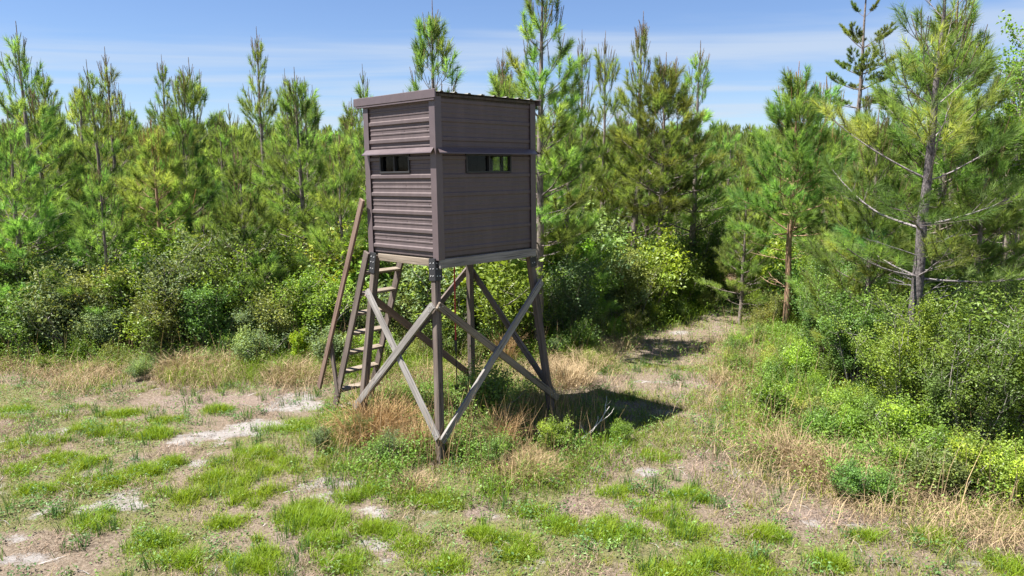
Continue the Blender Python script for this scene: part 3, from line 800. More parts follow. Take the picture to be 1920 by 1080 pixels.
for (px, py, Y, wd, lab) in ((1488, 125, 16.3, .95, 'upright pine with a pinkish bare trunk beside the right edge of the track'),
                            (1556, 230, 18.0, .85, 'thin bare-stemmed pine between the track and the large right pine'),
                            (1238, 112, 19.5, 1.0, 'pine with a visible grey lower trunk midway between the blind and the track'),
                            (1772, 20, 13.0, 1.1, 'second pine trunk close behind the large pine on the right')):
    x = x_at(px, Y); pt = put_pine(PB, x, Y, lab, h=z_at(py, Y) - .3, wide=wd); taken.append((x, Y, 1.1))
    if px in (1238, 1772):
        tk = [c for c in pt.children if c.name.startswith('trunk')][0]
        tk.material_slots[0].link = 'OBJECT'; tk.material_slots[0].material = M_BARK
# old sparse pine far off, and the rounded tree on the horizon
old = make_pine(40, 17.0, .50, 2.6, nn=100, wid=.014, whorl=1.1, per=4, dead=5, r0=.2, spiky=0, gap=.2, shoots=1.3, fill=1.1)
Yo = 40.0; put_pine(old, x_at(1598, Yo), Yo, 'old tall pine with a sparse clumped crown standing above the rest', h=z_at(-60, Yo)); taken.append((x_at(1598, Yo), Yo, 2))

# the stand
stand = []
r = np.random.default_rng(5)
tries = 0
while len(stand) < 232 and tries < 90000:
    tries += 1
    y = 14.6 + (34 - 14.6) * r.random() ** 1.25
    x = (r.random() * 2 - 1) * (.70 * y + 1.5)
    c = float(clear_dist(np.array([x]), np.array([y]))[0])
    if c > (-1.05 if x < 0 or x > 4.5 else -1.9) or (y < 15.4 and abs(x) < 3): continue
    md = 1.25 + max(0, y - 20) * .04
    if any((x - a) ** 2 + (y - b) ** 2 < (md * .75 + rr * .35) ** 2 for a, b, rr in taken) : continue
    if any((x - a) ** 2 + (y - b) ** 2 < md ** 2 for a, b in stand): continue
    stand.append((x, y))
# right-hand stand behind the thicket, nearer the camera
while len(stand) < 258:
    y = r.uniform(11.6, 15); x = r.uniform(.42 * y, .74 * y + 1)
    if float(clear_dist(np.array([x]), np.array([y]))[0]) > -1.6: continue
    if any((x - a) ** 2 + (y - b) ** 2 < 1.3 ** 2 for a, b in stand) or any((x - a) ** 2 + (y - b) ** 2 < (1.2) ** 2 for a, b, rr in taken):
        r.random(); tries += 1
        if tries > 90000: break
        continue
    stand.append((x, y))
for (x, y) in stand:
    px = 960 + F_PX * x / (y * .988)
    top = r.choice([215, 240, 270, 330], p=[.22, .28, .2, .3]) + r.normal(0, 22) + (r.uniform(30, 190) if y < 18 else 0)
    if 1340 < px < 1470: top = max(top, 250)
    if y < 27 and r.random() < .10 and not 1330 < px < 1480: top = r.uniform(120, 195)
    h = min(max(z_at(top, y), 2.6), 9)
    if 1280 < px < 1450 and y < 29: h = max(2.2, h * .55)
    v = int(r.integers(0, 6)) if h < 6.3 else int(r.choice([0, 1, 3, 5, 6]))
    if px < 680: g_, l_ = 'young pines filling the stand left of the blind', 'young pine in the crowded stand left of the blind, one green crown among many'
    elif px < 1360: g_, l_ = 'young pines filling the stand behind and right of the blind', 'young pine in the crowded stand behind the blind, one green crown among many'
    else: g_, l_ = 'young pines filling the stand right of the track', 'young pine in the crowded stand right of the track, one green crown among many'
    put_pine(PV[v], x, y, l_, g_, h=h, wide=r.uniform(.85, 1.15) * (5.6 / max(h, 4)) ** .3, tilt=.04)

# far wood: beyond the stand it reads as one mass
FW = Soup()
r = np.random.default_rng(9)
for i in range(1700):
    y = 34 + 130 * r.random() ** 1.3; x = (r.random() * 2 - 1) * (.72 * y + 6)
    h = CAM_H + y * .062 * r.uniform(.55, 1.0) if y < 90 else r.uniform(6, 9.5)
    h = min(h, 9.0)
    k = 150 if y > 60 else 420
    t = r.random(k) ** .8; rad = (1 - t) * 1.5 * r.uniform(.4, 1, k) + .1; a = r.random(k) * 6.28
    P = np.stack([x + rad * np.cos(a), y + rad * np.sin(a), h * (.15 + .85 * t)], 1)
    D = np.stack([np.cos(a), np.sin(a), .6 + 1.4 * t], 1); D /= np.linalg.norm(D, axis=1, keepdims=True)
    s = np.cross(D, r.normal(size=(k, 3))); s /= np.linalg.norm(s, axis=1, keepdims=True)
    ws = .09 if y > 60 else .045
    V = np.stack([P - s * ws, P + s * ws, P + D * (.55 if y > 60 else .42)], 1).reshape(-1, 3)
    FW.add(V, np.arange(3 * k).reshape(-1, 3), np.repeat(tints(k, (.7, .7, .8), (1.15, 1.1, 1.2)), 3, 0) * .95)
o = obj('far_wood', FW.mesh('far_wood', [M_NEEDLE])); tag(o, 'distant pine wood beyond the young stand, reading as one mass', 'wood', kind='stuff')

# ------------------------------------------------------------------ shrubs
def make_shrub(seed, H, Wd, nleaf, leaf=.032, low=.12, tips=70, stems=9, spiky=.0, asp=.5, flat=.5):
    r = np.random.default_rng(seed)
    W, LV = Soup(), Soup()
    ends = []
    for i in range(stems):
        a = r.random() * 6.28; rr = .12 * Wd * r.random()
        p0 = np.array([rr * math.cos(a), rr * math.sin(a), 0])
        e = math.pi / 2 - r.uniform(.1, .75) * min(1.2, Wd / H)
        L = H * r.uniform(.6, .98)
        p = bend_branch(p0, a + r.normal(0, .4), e, e + r.normal(.1, .25), L, 5, r, .3)
        tube(W, p, np.linspace(.013, .004, 6), 4, np.array([1, 1, 1.]))
        for j in range(max(2, tips // stems)):
            s = r.uniform(.30, 1) * 5; q = np.array([np.interp(s, range(6), p[:, c]) for c in range(3)])
            p2 = bend_branch(q, r.random() * 6.28, R(r.uniform(5, 60)), R(r.uniform(40, 85)), r.uniform(.15, .38) * Wd, 3, r, .3)
            tube(W, p2, np.linspace(.005, .002, 4), 3, np.array([1, 1, 1.]))
            ends.append((p2[-1], p2[-1] - p2[-2], p2))
    ends = [e for e in ends if e[0][2] > low * H]
    per = nleaf // len(ends)
    for (q, d, p2) in ends:
        d = d / np.linalg.norm(d); k = int(per * r.uniform(.6, 1.4))
        s = 3 * r.random(k) ** .6
        P = np.stack([np.interp(s, range(4), p2[:, c]) for c in range(3)], 1) + r.normal(0, .045 + .02 * Wd, (k, 3)) * .8
        top = r.random(k) < .45
        P[top] += d * (r.random((top.sum(), 1)) * .14)
        P[:, 2] = np.maximum(P[:, 2], .03)
        A = r.normal(0, .65, (k, 3)); A[:, 2] += flat + .3
        tone = r.uniform(.65, 1.35)
        new = r.random() < .3
        c = np.array([1.3, 1.2, .8]) if new else np.array([1, 1, 1.])
        LV.add(*leaf_quads(P, A, leaf * r.uniform(.6, 1.3, k), r.uniform(asp * .8, asp * 1.25, k), (c * tone)[None, :] * r.uniform(.8, 1.2, (k, 1))))
    return dict(H=H, stem=W.mesh('stem', [M_TWIG], smooth=True), leaves=LV.mesh('foliage', [M_LEAF['dark']]))
SV = {
    'low':   [make_shrub(51, .75, .9, 5600, .044, .03, 80, 12), make_shrub(52, .6, 1.0, 5600, .038, .02, 80, 14)],
    'mid':   [make_shrub(53, 1.35, 1.3, 10500, .046, .10, 130, 14), make_shrub(54, 1.2, 1.2, 9500, .038, .08, 120, 12), make_shrub(57, 1.5, 1.1, 9500, .052, .15, 120, 12)],
    'tall':  [make_shrub(55, 2.1, 1.4, 16000, .038, .34, 170, 18), make_shrub(56, 2.3, 1.2, 15000, .042, .30, 150, 16)],
    'sapling': [make_shrub(58, 2.4, .9, 4500, .07, .2, 75, 4, asp=.8), make_shrub(59, 1.7, .7, 3200, .065, .15, 60, 4, asp=.8)],
}
def put_shrub(kind, x, y, mat, label, group=None, h=None, name='shrub', cat='shrub', wide=1.0):
    P = random.choice(SV[kind]); s = (h / P['H']) if h else random.uniform(.85, 1.15)
    e = empty(name, (x, y, float(gz(x, y)) - .02), random.uniform(0, 6.28)); e.scale = (s * wide, s * wide, s)
    tag(e, label, cat, group)
    obj('stem', P['stem'], e)
    o = obj('foliage', P['leaves'], e)
    o.material_slots[0].link = 'OBJECT'; o.material_slots[0].material = M_LEAF[mat]
    return e
# ones that can be singled out: (px, py of foot, kind, material, height, label)
single = [
    (395, 655, 'mid', 'grey', 2.3, 'large grey-green shrub with pale leaves left of the blind, tallest in the belt'),
    (500, 650, 'mid', 'fresh', 2.2, 'tall yellow-green shrub between the grey-green shrub and the ladder'),
    (570, 640, 'mid', 'fresh', 1.7, 'yellow-tipped shrub with bright new leaves just left of the handrail'),
    (560, 690, 'sapling', 'lime', .9, 'small bright lime bush at the foot of the handrail'),
    (205, 660, 'mid', 'olive', 1.7, 'rounded yellowish shrub at the clearing edge left of the slim bare trunk'),
    (40, 665, 'mid', 'grey', 1.0, 'low grey-green shrub at the far left clearing edge'),
    (265, 712, 'low', 'grey', .35, 'small grey weed bush standing alone in the straw belt'),
    (1100, 620, 'sapling', 'lime', 2.5, 'lime green broadleaf sapling behind the right side of the blind'),
    (1185, 610, 'mid', 'olive', 1.7, 'brownish olive shrub with bare twigs left of the start of the track'),
    (1320, 560, 'tall', 'dark', 3.0, 'tall dark broadleaf shrub among the pines above the track'),
    (1090, 665, 'low', 'dark', .6, 'low dark green bush at the thicket edge right of the stand legs'),
    (1440, 790, 'low', 'fresh', .6, 'bright green bush at the left point of the right thicket'),
    (1510, 720, 'low', 'fresh', .6, 'second bright green bush along the track side of the right thicket'),
    (1450, 735, 'low', 'dark', .45, 'dark green bush beside the track, behind the bright one'),
    (1590, 940, 'low', 'dark', .42, 'left one of two small dark bushes on the bare ground by the right thicket'),
    (1655, 945, 'low', 'dark', .36, 'right one of two small dark bushes on the bare ground by the right thicket'),
    (1830, 930, 'low', 'fresh', .62, 'bright green bush in the right bottom corner of the thicket'),
    (1890, 950, 'low', 'fresh', .6, 'bright green bush at the right edge of the picture, lowest in the thicket'),
    (1700, 860, 'low', 'fresh', .7, 'bright green bush in front of the dark stems in the right thicket'),
    (1040, 850, 'low', 'fresh', .42, 'leafy bush growing inside the shadow right of the front leg'),
    (930, 870, 'low', 'dark', .36, 'leafy bush at the foot of the crossed braces right of the front leg'),
    (920, 800, 'low', 'dark', .75, 'dark green bush under the middle of the hunting blind'),
    (735, 865, 'low', 'grey', .35, 'small grey weed bush left of the front leg'),
    (600, 845, 'low', 'grey', .3, 'small leafy bush left of the lower ladder end'),
    (715, 870, 'low', 'dark', .30, 'dark bush between the left leg and the front leg'),
    (1350, 568, 'mid', 'fresh', 1.1, 'shaded leafy shrub closing the far end of the track, left one of two'),
    (1405, 563, 'mid', 'fresh', 1.3, 'shaded leafy shrub closing the far end of the track, right one of two'),
    (1450, 620, 'mid', 'olive', .9, 'yellowish shrub at the right bend of the track'),
    (1880, 330, 'sapling', 'lime', None, ''),
]
placed = []
for (px, py, kind, mat, h, lab) in single:
    if not lab: continue
    x, y = ground_at(px, py)
    if h and h > 3: x, y = x_at(px, 19.5), 19.5
    put_shrub(kind, x, y, mat, lab, h=h, wide=.85 if kind == 'tall' else 1.0); placed.append((x, y))
SV['open'] = [make_shrub(60, 6.0, 2.0, 5200, .06, .55, 150, 3, asp=.75)]
e = put_shrub('open', x_at(1895, 13.2), 13.2, 'fresh', 'open-crowned broadleaf tree against the sky at the top right corner', h=z_at(30, 13.2), name='young_tree', cat='tree', wide=.9)
# the belts of shrubs along the clearing
r = np.random.default_rng(21)
def shrub_belt(n, region, kinds, mats, group, label, hrange, mind):
    k, tr = 0, 0
    while k < n and tr < 9000:
        tr += 1
        x, y = region(r)
        if any((x - a) ** 2 + (y - b) ** 2 < mind ** 2 for a, b in placed): continue
        kd = str(r.choice(kinds)); h = r.uniform(*hrange)
        c_ = float(clear_dist(np.array([x]), np.array([y]))[0]); h *= 1 + .28 * min(max(0, -c_ - .9), 1.8) * (1 < hrange[1] < 2)
        put_shrub(kd, x, y, str(r.choice(mats)), label, group, h=h, wide=r.uniform(.9, 1.25)); placed.append((x, y)); k += 1
def near_edge(xr, yr, c0, c1, mn=-9):
    def f(r):
        for _ in range(400):
            x, y = r.uniform(*xr), r.uniform(*yr)
            c = float(clear_dist(np.array([x]), np.array([y]))[0])
            if c0 < c < c1 and abs(x) < .72 * y + .8 and x > mn * y: return x, y
        return x, y
    return f
shrub_belt(46, near_edge((-11.5, -1.6), (13.5, 17), -2.6, -.5), ['mid', 'mid', 'low'], ['grey', 'dark', 'fresh', 'fresh', 'olive'], 'shrubs in the belt left of the blind',
           'leafy shrub in the unbroken green belt left of the blind', (.9, 1.7), .6)
shrub_belt(32, near_edge((-1.6, 3.6), (14.3, 20), -2.8, -.4), ['mid', 'mid', 'low'], ['dark', 'fresh', 'fresh', 'grey'], 'shrubs in the belt behind the blind',
           'leafy shrub in the unbroken green belt behind the stand legs', (1.0, 1.8), .6)
shrub_belt(26, near_edge((3.0, 9.5), (17, 24), -2.8, -.2), ['mid', 'low'], ['dark', 'fresh', 'fresh', 'olive'], 'shrubs round the far end of the track',
           'leafy shrub crowding the far end of the sandy track', (.7, 1.6), .55)
shrub_belt(36, near_edge((4.4, 10.2), (8.9, 15.5), -4.5, -1.25, .375), ['tall', 'tall', 'mid'], ['dark', 'dark', 'fresh'], 'tall shrubs of the right thicket',
           'tall leafy shrub with grey stems in the right thicket', (1.5, 2.05), .58)
shrub_belt(38, near_edge((3.4, 7.6), (7.2, 14), -1.8, -.45), ['low'], ['fresh', 'fresh', 'dark', 'dark', 'olive'], 'low bushes fronting the right thicket',
           'low green bush along the front of the right thicket', (.22, .55), .40)

shrub_belt(16, lambda r: (r.uniform(-2.3, 1.5), r.uniform(9.5, 11.9)), ['low'], ['dark', 'fresh', 'dark', 'grey'], 'weedy bushes between the legs of the stand',
           'low weedy bush growing between the legs of the stand', (.18, .36), .42)

shrub_belt(24, near_edge((1.6, 6.5), (13.0, 20.5), -.4, .35), ['low'], ['fresh', 'dark', 'fresh', 'olive'], 'low bushes along both sides of the track',
           'low bush beside the sandy track', (.22, .6), .45)

shrub_belt(26, near_edge((-11.5, 1.2), (12.3, 15), -.55, .45), ['low'], ['fresh', 'dark', 'grey', 'olive'], 'low sprouts in the straw in front of the shrub belt',
           'low sprouting bush in the straw in front of the belt', (.25, .7), .5)

# ------------------------------------------------------------------ tussocks and dead twigs that stand out
def make_tussock(seed, n, H, rad, lean, a, b):
    rr = np.random.default_rng(seed)
    S = Soup()
    an = rr.random(n) * 6.28; q = rad * rr.random(n) ** .7 * .6
    P0 = np.stack([q * np.cos(an), q * np.sin(an), np.zeros(n)], 1)
    ln = np.abs(rr.normal(0, lean * .8, n)) + lean * .5 * (q / (rad * .4)); an = an + rr.normal(0, .9, n)
    D = np.stack([np.cos(an) * np.sin(ln), np.sin(an) * np.sin(ln), np.cos(ln)], 1)
    l2 = ln * 1.6 + np.abs(rr.normal(0, .55, n)); an2 = an + rr.normal(0, .5, n)
    D2 = np.stack([np.cos(an2) * np.sin(l2), np.sin(an2) * np.sin(l2), np.cos(l2)], 1)
    h = H * rr.uniform(.45, 1, n)
    w = rr.uniform(.004, .008, n)[:, None]; sa = an + 1.57 + rr.normal(0, .7, n); s = np.stack([np.cos(sa), np.sin(sa), 0 * sa], 1) * w / 2
    m = P0 + D * (h * .55)[:, None]; tip = m + D2 * (h * .5)[:, None]
    V = np.stack([P0 - s, P0 + s, m + s, m - s, tip], 1).reshape(-1, 3); o = np.arange(n)[:, None] * 5
    T = np.concatenate([o + [0, 1, 2], o + [0, 2, 3], o + [3, 2, 4]], 0)
    S.add(V, T, np.repeat(tints(n, a, b, .15), 5, 0))
    return S.mesh('tussock', [M_STRAW])
TU = [make_tussock(71, 1000, .85, .6, .5, (1.1, .88, .6), (1.8, 1.5, 1.1)), make_tussock(72, 300, .9, .28, .25, (1.1, .85, .6), (1.6, 1.35, 1.05)), make_tussock(73, 700, .48, .6, .6, (1.1, 1.0, .85), (1.7, 1.6, 1.45))]
for (px, py, v, s, lab) in ((695, 825, 0, 1.0, 'large orange tussock of dry grass leaning on the left leg of the stand'),
                            (740, 815, 0, .8, 'orange dry grass tussock under the crossed braces, between left and front legs'),
                            (120, 660, 0, 1.0, 'orange broomsedge tussock at the thicket edge near the left side'),
                            (940, 850, 1, .9, 'upright tan grass tuft with a brown seed head right of the front leg'),
                            (775, 915, 2, .6, 'pale straw tussock around the foot of the front leg'),
                            (785, 850, 1, .7, 'thin straw tuft just left of the front leg'),
                            (1000, 890, 2, .8, 'pale flattened straw tussock at the edge of the shadow'),
                            (945, 690, 1, 1.1, 'tall tan grass plume standing behind the crossed braces'),
                            (1480, 870, 2, 1.2, 'pale straw tussock at the near corner of the right thicket'),
                            (1560, 900, 2, 1.2, 'pale straw tussock behind the two small dark bushes'),
                            (1710, 900, 2, 1.3, 'broad straw tussock in front of the right thicket'),
                            (1800, 905, 2, 1.1, 'straw tussock beside the bright bush at the lower right'),
                            (450, 690, 2, 1.2, 'pale straw tussock in the middle of the straw belt'),
                            (350, 700, 2, 1.3, 'wide straw tussock in the belt below the slim bare trunk'),
                            (545, 715, 2, 1.1, 'straw tussock in the belt close to the lime bush'),
                            (1060, 720, 2, 1.2, 'straw tussock beside the right leg of the stand')):
    x, y = ground_at(px, py)
    o = obj('grass_tussock', TU[v]); o.location = (x, y, float(gz(x, y)) - .01); o.rotation_euler = (0, 0, random.uniform(0, 6)); o.scale = (s, s, s)
    tag(o, lab, 'grass tussock')
def dead_branch(seed, L, forks=5):
    rr = np.random.default_rng(seed); S = Soup()
    p = bend_branch((0, 0, .0), 0, R(30), R(55), L, 6, rr, .3); tube(S, p, np.linspace(.010, .004, 7), 5, np.array([1.2, 1.2, 1.2]))
    for i in range(forks):
        q = p[2 + i % 4]; p2 = bend_branch(q, rr.normal(0, 1.2), R(rr.uniform(20, 60)), R(70), L * rr.uniform(.2, .45), 4, rr, .3)
        tube(S, p2, np.linspace(.006, .002, 5), 4, np.array([1.2, 1.2, 1.2]))
        p3 = bend_branch(p2[2], rr.normal(0, 1.5), R(30), R(70), L * .15, 3, rr, .3); tube(S, p3, np.linspace(.004, .0015, 4), 3, np.array([1.2, 1.2, 1.2]))
    return S.mesh('dead_branch', [M_DEADWOOD], smooth=True)
for (px, py, L, rz, sd, lab) in ((1075, 835, .75, .3, 81, 'bare grey twig sticking up out of the shadow right of the stand'),
                                (1760, 830, 1.1, 2.6, 82, 'bare grey branch tangled at the foot of the right thicket'),
                                (1830, 820, 1.2, .5, 83, 'forked grey dead branch at the lower right of the thicket'),
                                (1640, 700, 1.3, 1.4, 84, 'pale dead branch among the stems at the left of the right thicket'),
                                (880, 650, 1.2, .8, 85, 'grey dead branch in the brush behind the rear leg')):
    x, y = ground_at(px, py); o = obj('dead_branch', dead_branch(sd, L)); o.location = (x, y, float(gz(x, y)) - .02); o.rotation_euler = (0, 0, rz)
    tag(o, lab, 'dead branch')
# fallen sticks and grey litter on the bare ground
ST = Soup(); rr = np.random.default_rng(90)
for i in range(700):
    p = view_pts(1, 6.2, 20)[0]
    if float(clear_dist(np.array([p[0]]), np.array([p[1]]))[0]) < .1: continue
    a = rr.random() * 3.14; L = rr.uniform(.05, .28); z = float(gz(*p)) + .006
    q = np.array([[p[0], p[1], z], [p[0] + L * .5 * math.cos(a), p[1] + L * .5 * math.sin(a), z + .012], [p[0] + L * math.cos(a + .2), p[1] + L * math.sin(a + .2), z]])
    tube(ST, q, [.004, .004, .002], 3, np.array([1, 1, 1.]) * rr.uniform(.5, 1.1))
o = obj('litter_of_sticks', ST.mesh('litter_of_sticks', [M_DEADWOOD])); tag(o, 'small grey sticks lying scattered over the bare sand', 'litter', kind='stuff')

# ------------------------------------------------------------------ the hunting blind
M_SIDE = paint_mat('brown_siding', (0.094, 0.074, 0.076), rough=0.5, metal=0.0, dirt=.12, scale=5, spec=.3)
def streaky(m, amt=.35):
    t = m.node_tree; p = [n for n in t.nodes if n.type == 'BSDF_PRINCIPLED'][0]
    src = p.inputs['Base Color'].links[0].from_socket
    tc = N(t, 'ShaderNodeTexCoord'); mp = N(t, 'ShaderNodeMapping'); mp.inputs['Scale'].default_value = (9, 9, .7)
    t.links.new(tc.outputs['Object'], mp.inputs[0])
    n = N(t, 'ShaderNodeTexNoise'); n.inputs['Scale'].default_value = 1.0; n.inputs['Detail'].default_value = 7; n.inputs['Roughness'].default_value = .65
    t.links.new(mp.outputs[0], n.inputs['Vector'])
    r = ramp(t, [(.42, (1, 1, 1)), (.66, (1.45, 1.42, 1.36))]); t.links.new(n.outputs['Fac'], r.inputs[0])
    mx = N(t, 'ShaderNodeMix', data_type='RGBA', blend_type='MULTIPLY'); mx.inputs['Factor'].default_value = amt * 2
    t.links.new(src, mx.inputs['A']); t.links.new(r.outputs[0], mx.inputs['B']); t.links.new(mx.outputs['Result'], p.inputs['Base Color'])
streaky(M_SIDE, .18)
M_TRIM = paint_mat('brown_trim', (0.098, 0.075, 0.080), rough=0.38, dirt=.12, scale=6, spec=.5)
M_ROOF = paint_mat('galvanised_roof', (0.17, 0.165, 0.145), rough=0.45, metal=.3, dirt=.2, scale=5)
M_STEEL = paint_mat('black_steel', (0.018, 0.018, 0.020), rough=0.45, dirt=.2)
M_BOLT = paint_mat('zinc_bolt', (0.5, 0.5, 0.5), rough=0.4, metal=.6, dirt=.1)
M_BLACK = paint_mat('black_window_frame', (0.02, 0.02, 0.021), rough=0.5, dirt=.2)
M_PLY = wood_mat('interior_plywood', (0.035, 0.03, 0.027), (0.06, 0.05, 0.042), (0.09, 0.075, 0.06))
M_POST = wood_mat('brown_treated_timber', (0.05, 0.037, 0.031), (0.105, 0.080, 0.068), (0.17, 0.138, 0.120))
M_GREYW = wood_mat('weathered_grey_timber', (0.10, 0.09, 0.082), (0.20, 0.185, 0.172), (0.32, 0.30, 0.285))
M_TANW = wood_mat('weathered_tan_timber', (0.10, 0.078, 0.056), (0.19, 0.152, 0.115), (0.28, 0.24, 0.195))
M_REDW = wood_mat('reddish_timber', (0.09, 0.052, 0.038), (0.165, 0.105, 0.08), (0.24, 0.17, 0.135))
M_RED = paint_mat('red_strap', (0.36, 0.04, 0.035), rough=.7, dirt=.3, scale=20)
mg, tg_ = new_mat('window_glass')
go = N(tg_, 'ShaderNodeOutputMaterial'); gt_ = N(tg_, 'ShaderNodeBsdfTransparent'); gt_.inputs[0].default_value = (.70, .73, .73, 1)
gg = N(tg_, 'ShaderNodeBsdfGlossy'); gg.inputs['Roughness'].default_value = .05
gm = N(tg_, 'ShaderNodeMixShader'); gm.inputs[0].default_value = 0.012; tg_.links.new(gt_.outputs[0], gm.inputs[1]); tg_.links.new(gg.outputs[0], gm.inputs[2]); tg_.links.new(gm.outputs[0], go.inputs[0])
M_GLASS = mg

BL = empty('hunting_blind', (-0.775, 10.32, 0))
BL.rotation_euler = (Matrix.Rotation(-0.0133, 3, 'Y') @ Matrix.Rotation(R(46.57), 3, 'Z')).to_euler()
tag(BL, 'brown metal-sided hunting blind box raised on splayed wooden legs with a ladder', 'hunting blind')
HX, HY, FZ, WH = .885, .70, 2.573, 1.95
def bevel_box(sx, sy, sz, bev=0.004):
    bm = bmesh.new(); bmesh.ops.create_cube(bm, size=1)
    for v in bm.verts: v.co = Vector((v.co.x * sx, v.co.y * sy, v.co.z * sz))
    if bev: bmesh.ops.bevel(bm, geom=bm.edges[:] , offset=bev, segments=1, affect='EDGES')
    return bm
def bm_obj(name, bm, m, parent, smooth=False):
    me = bpy.data.meshes.new(name); bm.to_mesh(me); bm.free(); me.materials.append(m)
    return obj(name, me, parent)
def box(name, c, s, m, parent, bev=.004, rot=None):
    o = bm_obj(name, bevel_box(*s, bev), m, parent); o.location = c
    if rot: o.rotation_euler = rot
    return o
def board(name, p0, p1, w, t, m, parent, face=(0, 1, 0), bev=.004):
    """a timber from p0 to p1; its wide side w lies across the direction given by face, its thickness t along face"""
    p0, p1 = Vector(p0), Vector(p1); d = (p1 - p0); L = d.length; d.normalize()
    f = Vector(face); f = (f - d * f.dot(d)).normalized(); s = d.cross(f)
    bm = bevel_box(w, t, L, bev)
    # slight hand-cut unevenness
    o = bm_obj(name, bm, m, parent)
    M = Matrix((( s.x, f.x, d.x), (s.y, f.y, d.y), (s.z, f.z, d.z)))
    # keep a right-handed frame
    if M.determinant() < 0: M = Matrix(((-s.x, f.x, d.x), (-s.y, f.y, d.y), (-s.z, f.z, d.z)))
    o.matrix_local = Matrix.Translation((p0 + p1) / 2) @ M.to_4x4()
    return o
# siding: horizontal ribbed sheet, profile (z, out)
def profile(z0, z1, first, rib=.021):
    pts = [(z0, 0.0)]
    z = first
    ev = []
    while z < z1 + .3:
        ev += [(z - .032, 0), (z - .018, rib), (z + .018, rib), (z + .032, 0)]
        for f in (.088, .150):
            ev += [(z + f - .014, 0), (z + f - .007, rib * .26), (z + f + .007, rib * .26), (z + f + .014, 0)]
        z += .2286
    for (a, b) in ev:
        if z0 + .004 < a < z1 - .004: pts.append((a, b))
    pts.append((z1, 0.0))
    return pts
def siding(axis, sgn, off, s0, s1, z0, z1, parent, first=FZ + .085, name='siding_sheet'):
    pr = profile(z0, z1, first, .021 if axis == 'x' else .011); V = []; T = []
    for (z, o_) in pr:
        for s in (s0, s1):
            out = sgn * (off + o_)
            V.append((out, s, z) if axis == 'x' else (s, out, z))
    for i in range(len(pr) - 1):
        a = 2 * i; T.append((a, a + 1, a + 3, a + 2))
    me = mesh_np(name, V, T, [M_SIDE])
    o = obj(name, me, parent)
    md = o.modifiers.new('thickness', 'SOLIDIFY'); md.thickness = .0012; md.offset = 0
    return o
def wall(axis, sgn, hw, off, w0, w1, wz0, wz1):
    """one wall: siding above, beside and below the window, inner lining, frame, panes, rain flap"""
    z0, z1 = FZ + .0, FZ + WH
    for (a, b, c, d) in ((-hw, hw, z0, wz0), (-hw, w0, wz0, wz1), (w1, hw, wz0, wz1), (-hw, hw, wz1, z1)):
        siding(axis, sgn, off, a, b, c, d, BL)
        # stud-and-ply lining behind the sheet
        cx, sz_ = (a + b) / 2, (b - a)
        ctr = (sgn * (off - .024), cx, (c + d) / 2) if axis == 'x' else (cx, sgn * (off - .024), (c + d) / 2)
        sz = (.03, sz_, d - c) if axis == 'x' else (sz_ - .08 if abs(sz_ - 2 * hw) < .01 else sz_, .03, d - c)
        box('wall_lining', ctr, sz, M_PLY, BL, bev=0)
    def B(name, s, z, ds, dz, o0, th, m, parent=BL, bev=.002):
        c = (sgn * (off + o0), s, z) if axis == 'x' else (s, sgn * (off + o0), z)
        d = (th, ds, dz) if axis == 'x' else (ds, th, dz)
        return box(name, c, d, m, parent, bev)
    wm, zm, ww, hh = (w0 + w1) / 2, (wz0 + wz1) / 2, w1 - w0, wz1 - wz0
    fe = bpy.data.objects.new('window', None); link(fe, BL)
    t = .022
    for (s, z, a, b) in ((wm, wz0 + t / 2, ww, t), (wm, wz1 - t / 2, ww, t), (w0 + t / 2, zm, t, hh - 2 * t), (w1 - t / 2, zm, t, hh - 2 * t), (wm, zm, t * .8, hh - 2 * t)):
        B('frame', s, z, a, b, -.008, .06, M_BLACK, fe)
    for sg in (-1, 1):
        B('pane', wm + sg * (ww / 4), zm, ww / 2 - 1.5 * t, hh - 2 * t, -.015 - .01 * (sg > 0), .003, M_GLASS, fe, 0)
    # rain flap above the window
    s0, s1 = -hw + .0, hw + .0
    zt = wz1 + .072
    V = []
    for (s, o_, z) in ((s0 + .01, .004, zt), (s1 - .01, .004, zt), (s1 - .01, .022, zt - .002), (s0 + .01, .022, zt - .002), (s0 - .03, .105, zt - .062), (s1 - .02, .105, zt - .062), (s0 - .03, .107, zt - .074), (s1 - .02, .107, zt - .074)):
        V.append((sgn * (off + o_), s, z) if axis == 'x' else (s, sgn * (off + o_), z))
    me = bpy.data.meshes.new('rain_flap'); me.from_pydata(V, [], [(0, 1, 2, 3), (3, 2, 5, 4), (4, 5, 7, 6)]); me.materials.append(M_TRIM)
    o = obj('rain_flap', me, BL); md = o.modifiers.new('thickness', 'SOLIDIFY'); md.thickness = .003
    return fe
WZ0, WZ1 = FZ + 1.045, FZ + 1.285
wall('x', -1, HY, HX, -.20, .42, WZ0, WZ1)        # lit wall on the left
wall('y', -1, HX, HY, -.40, .43, WZ0 - .01, WZ1 - .01)   # shaded wall on the right
wall('x', 1, HY, HX, -.33, .13, WZ0, WZ1)
wall('y', 1, HX, HY, -.15, .60, WZ0, WZ1)
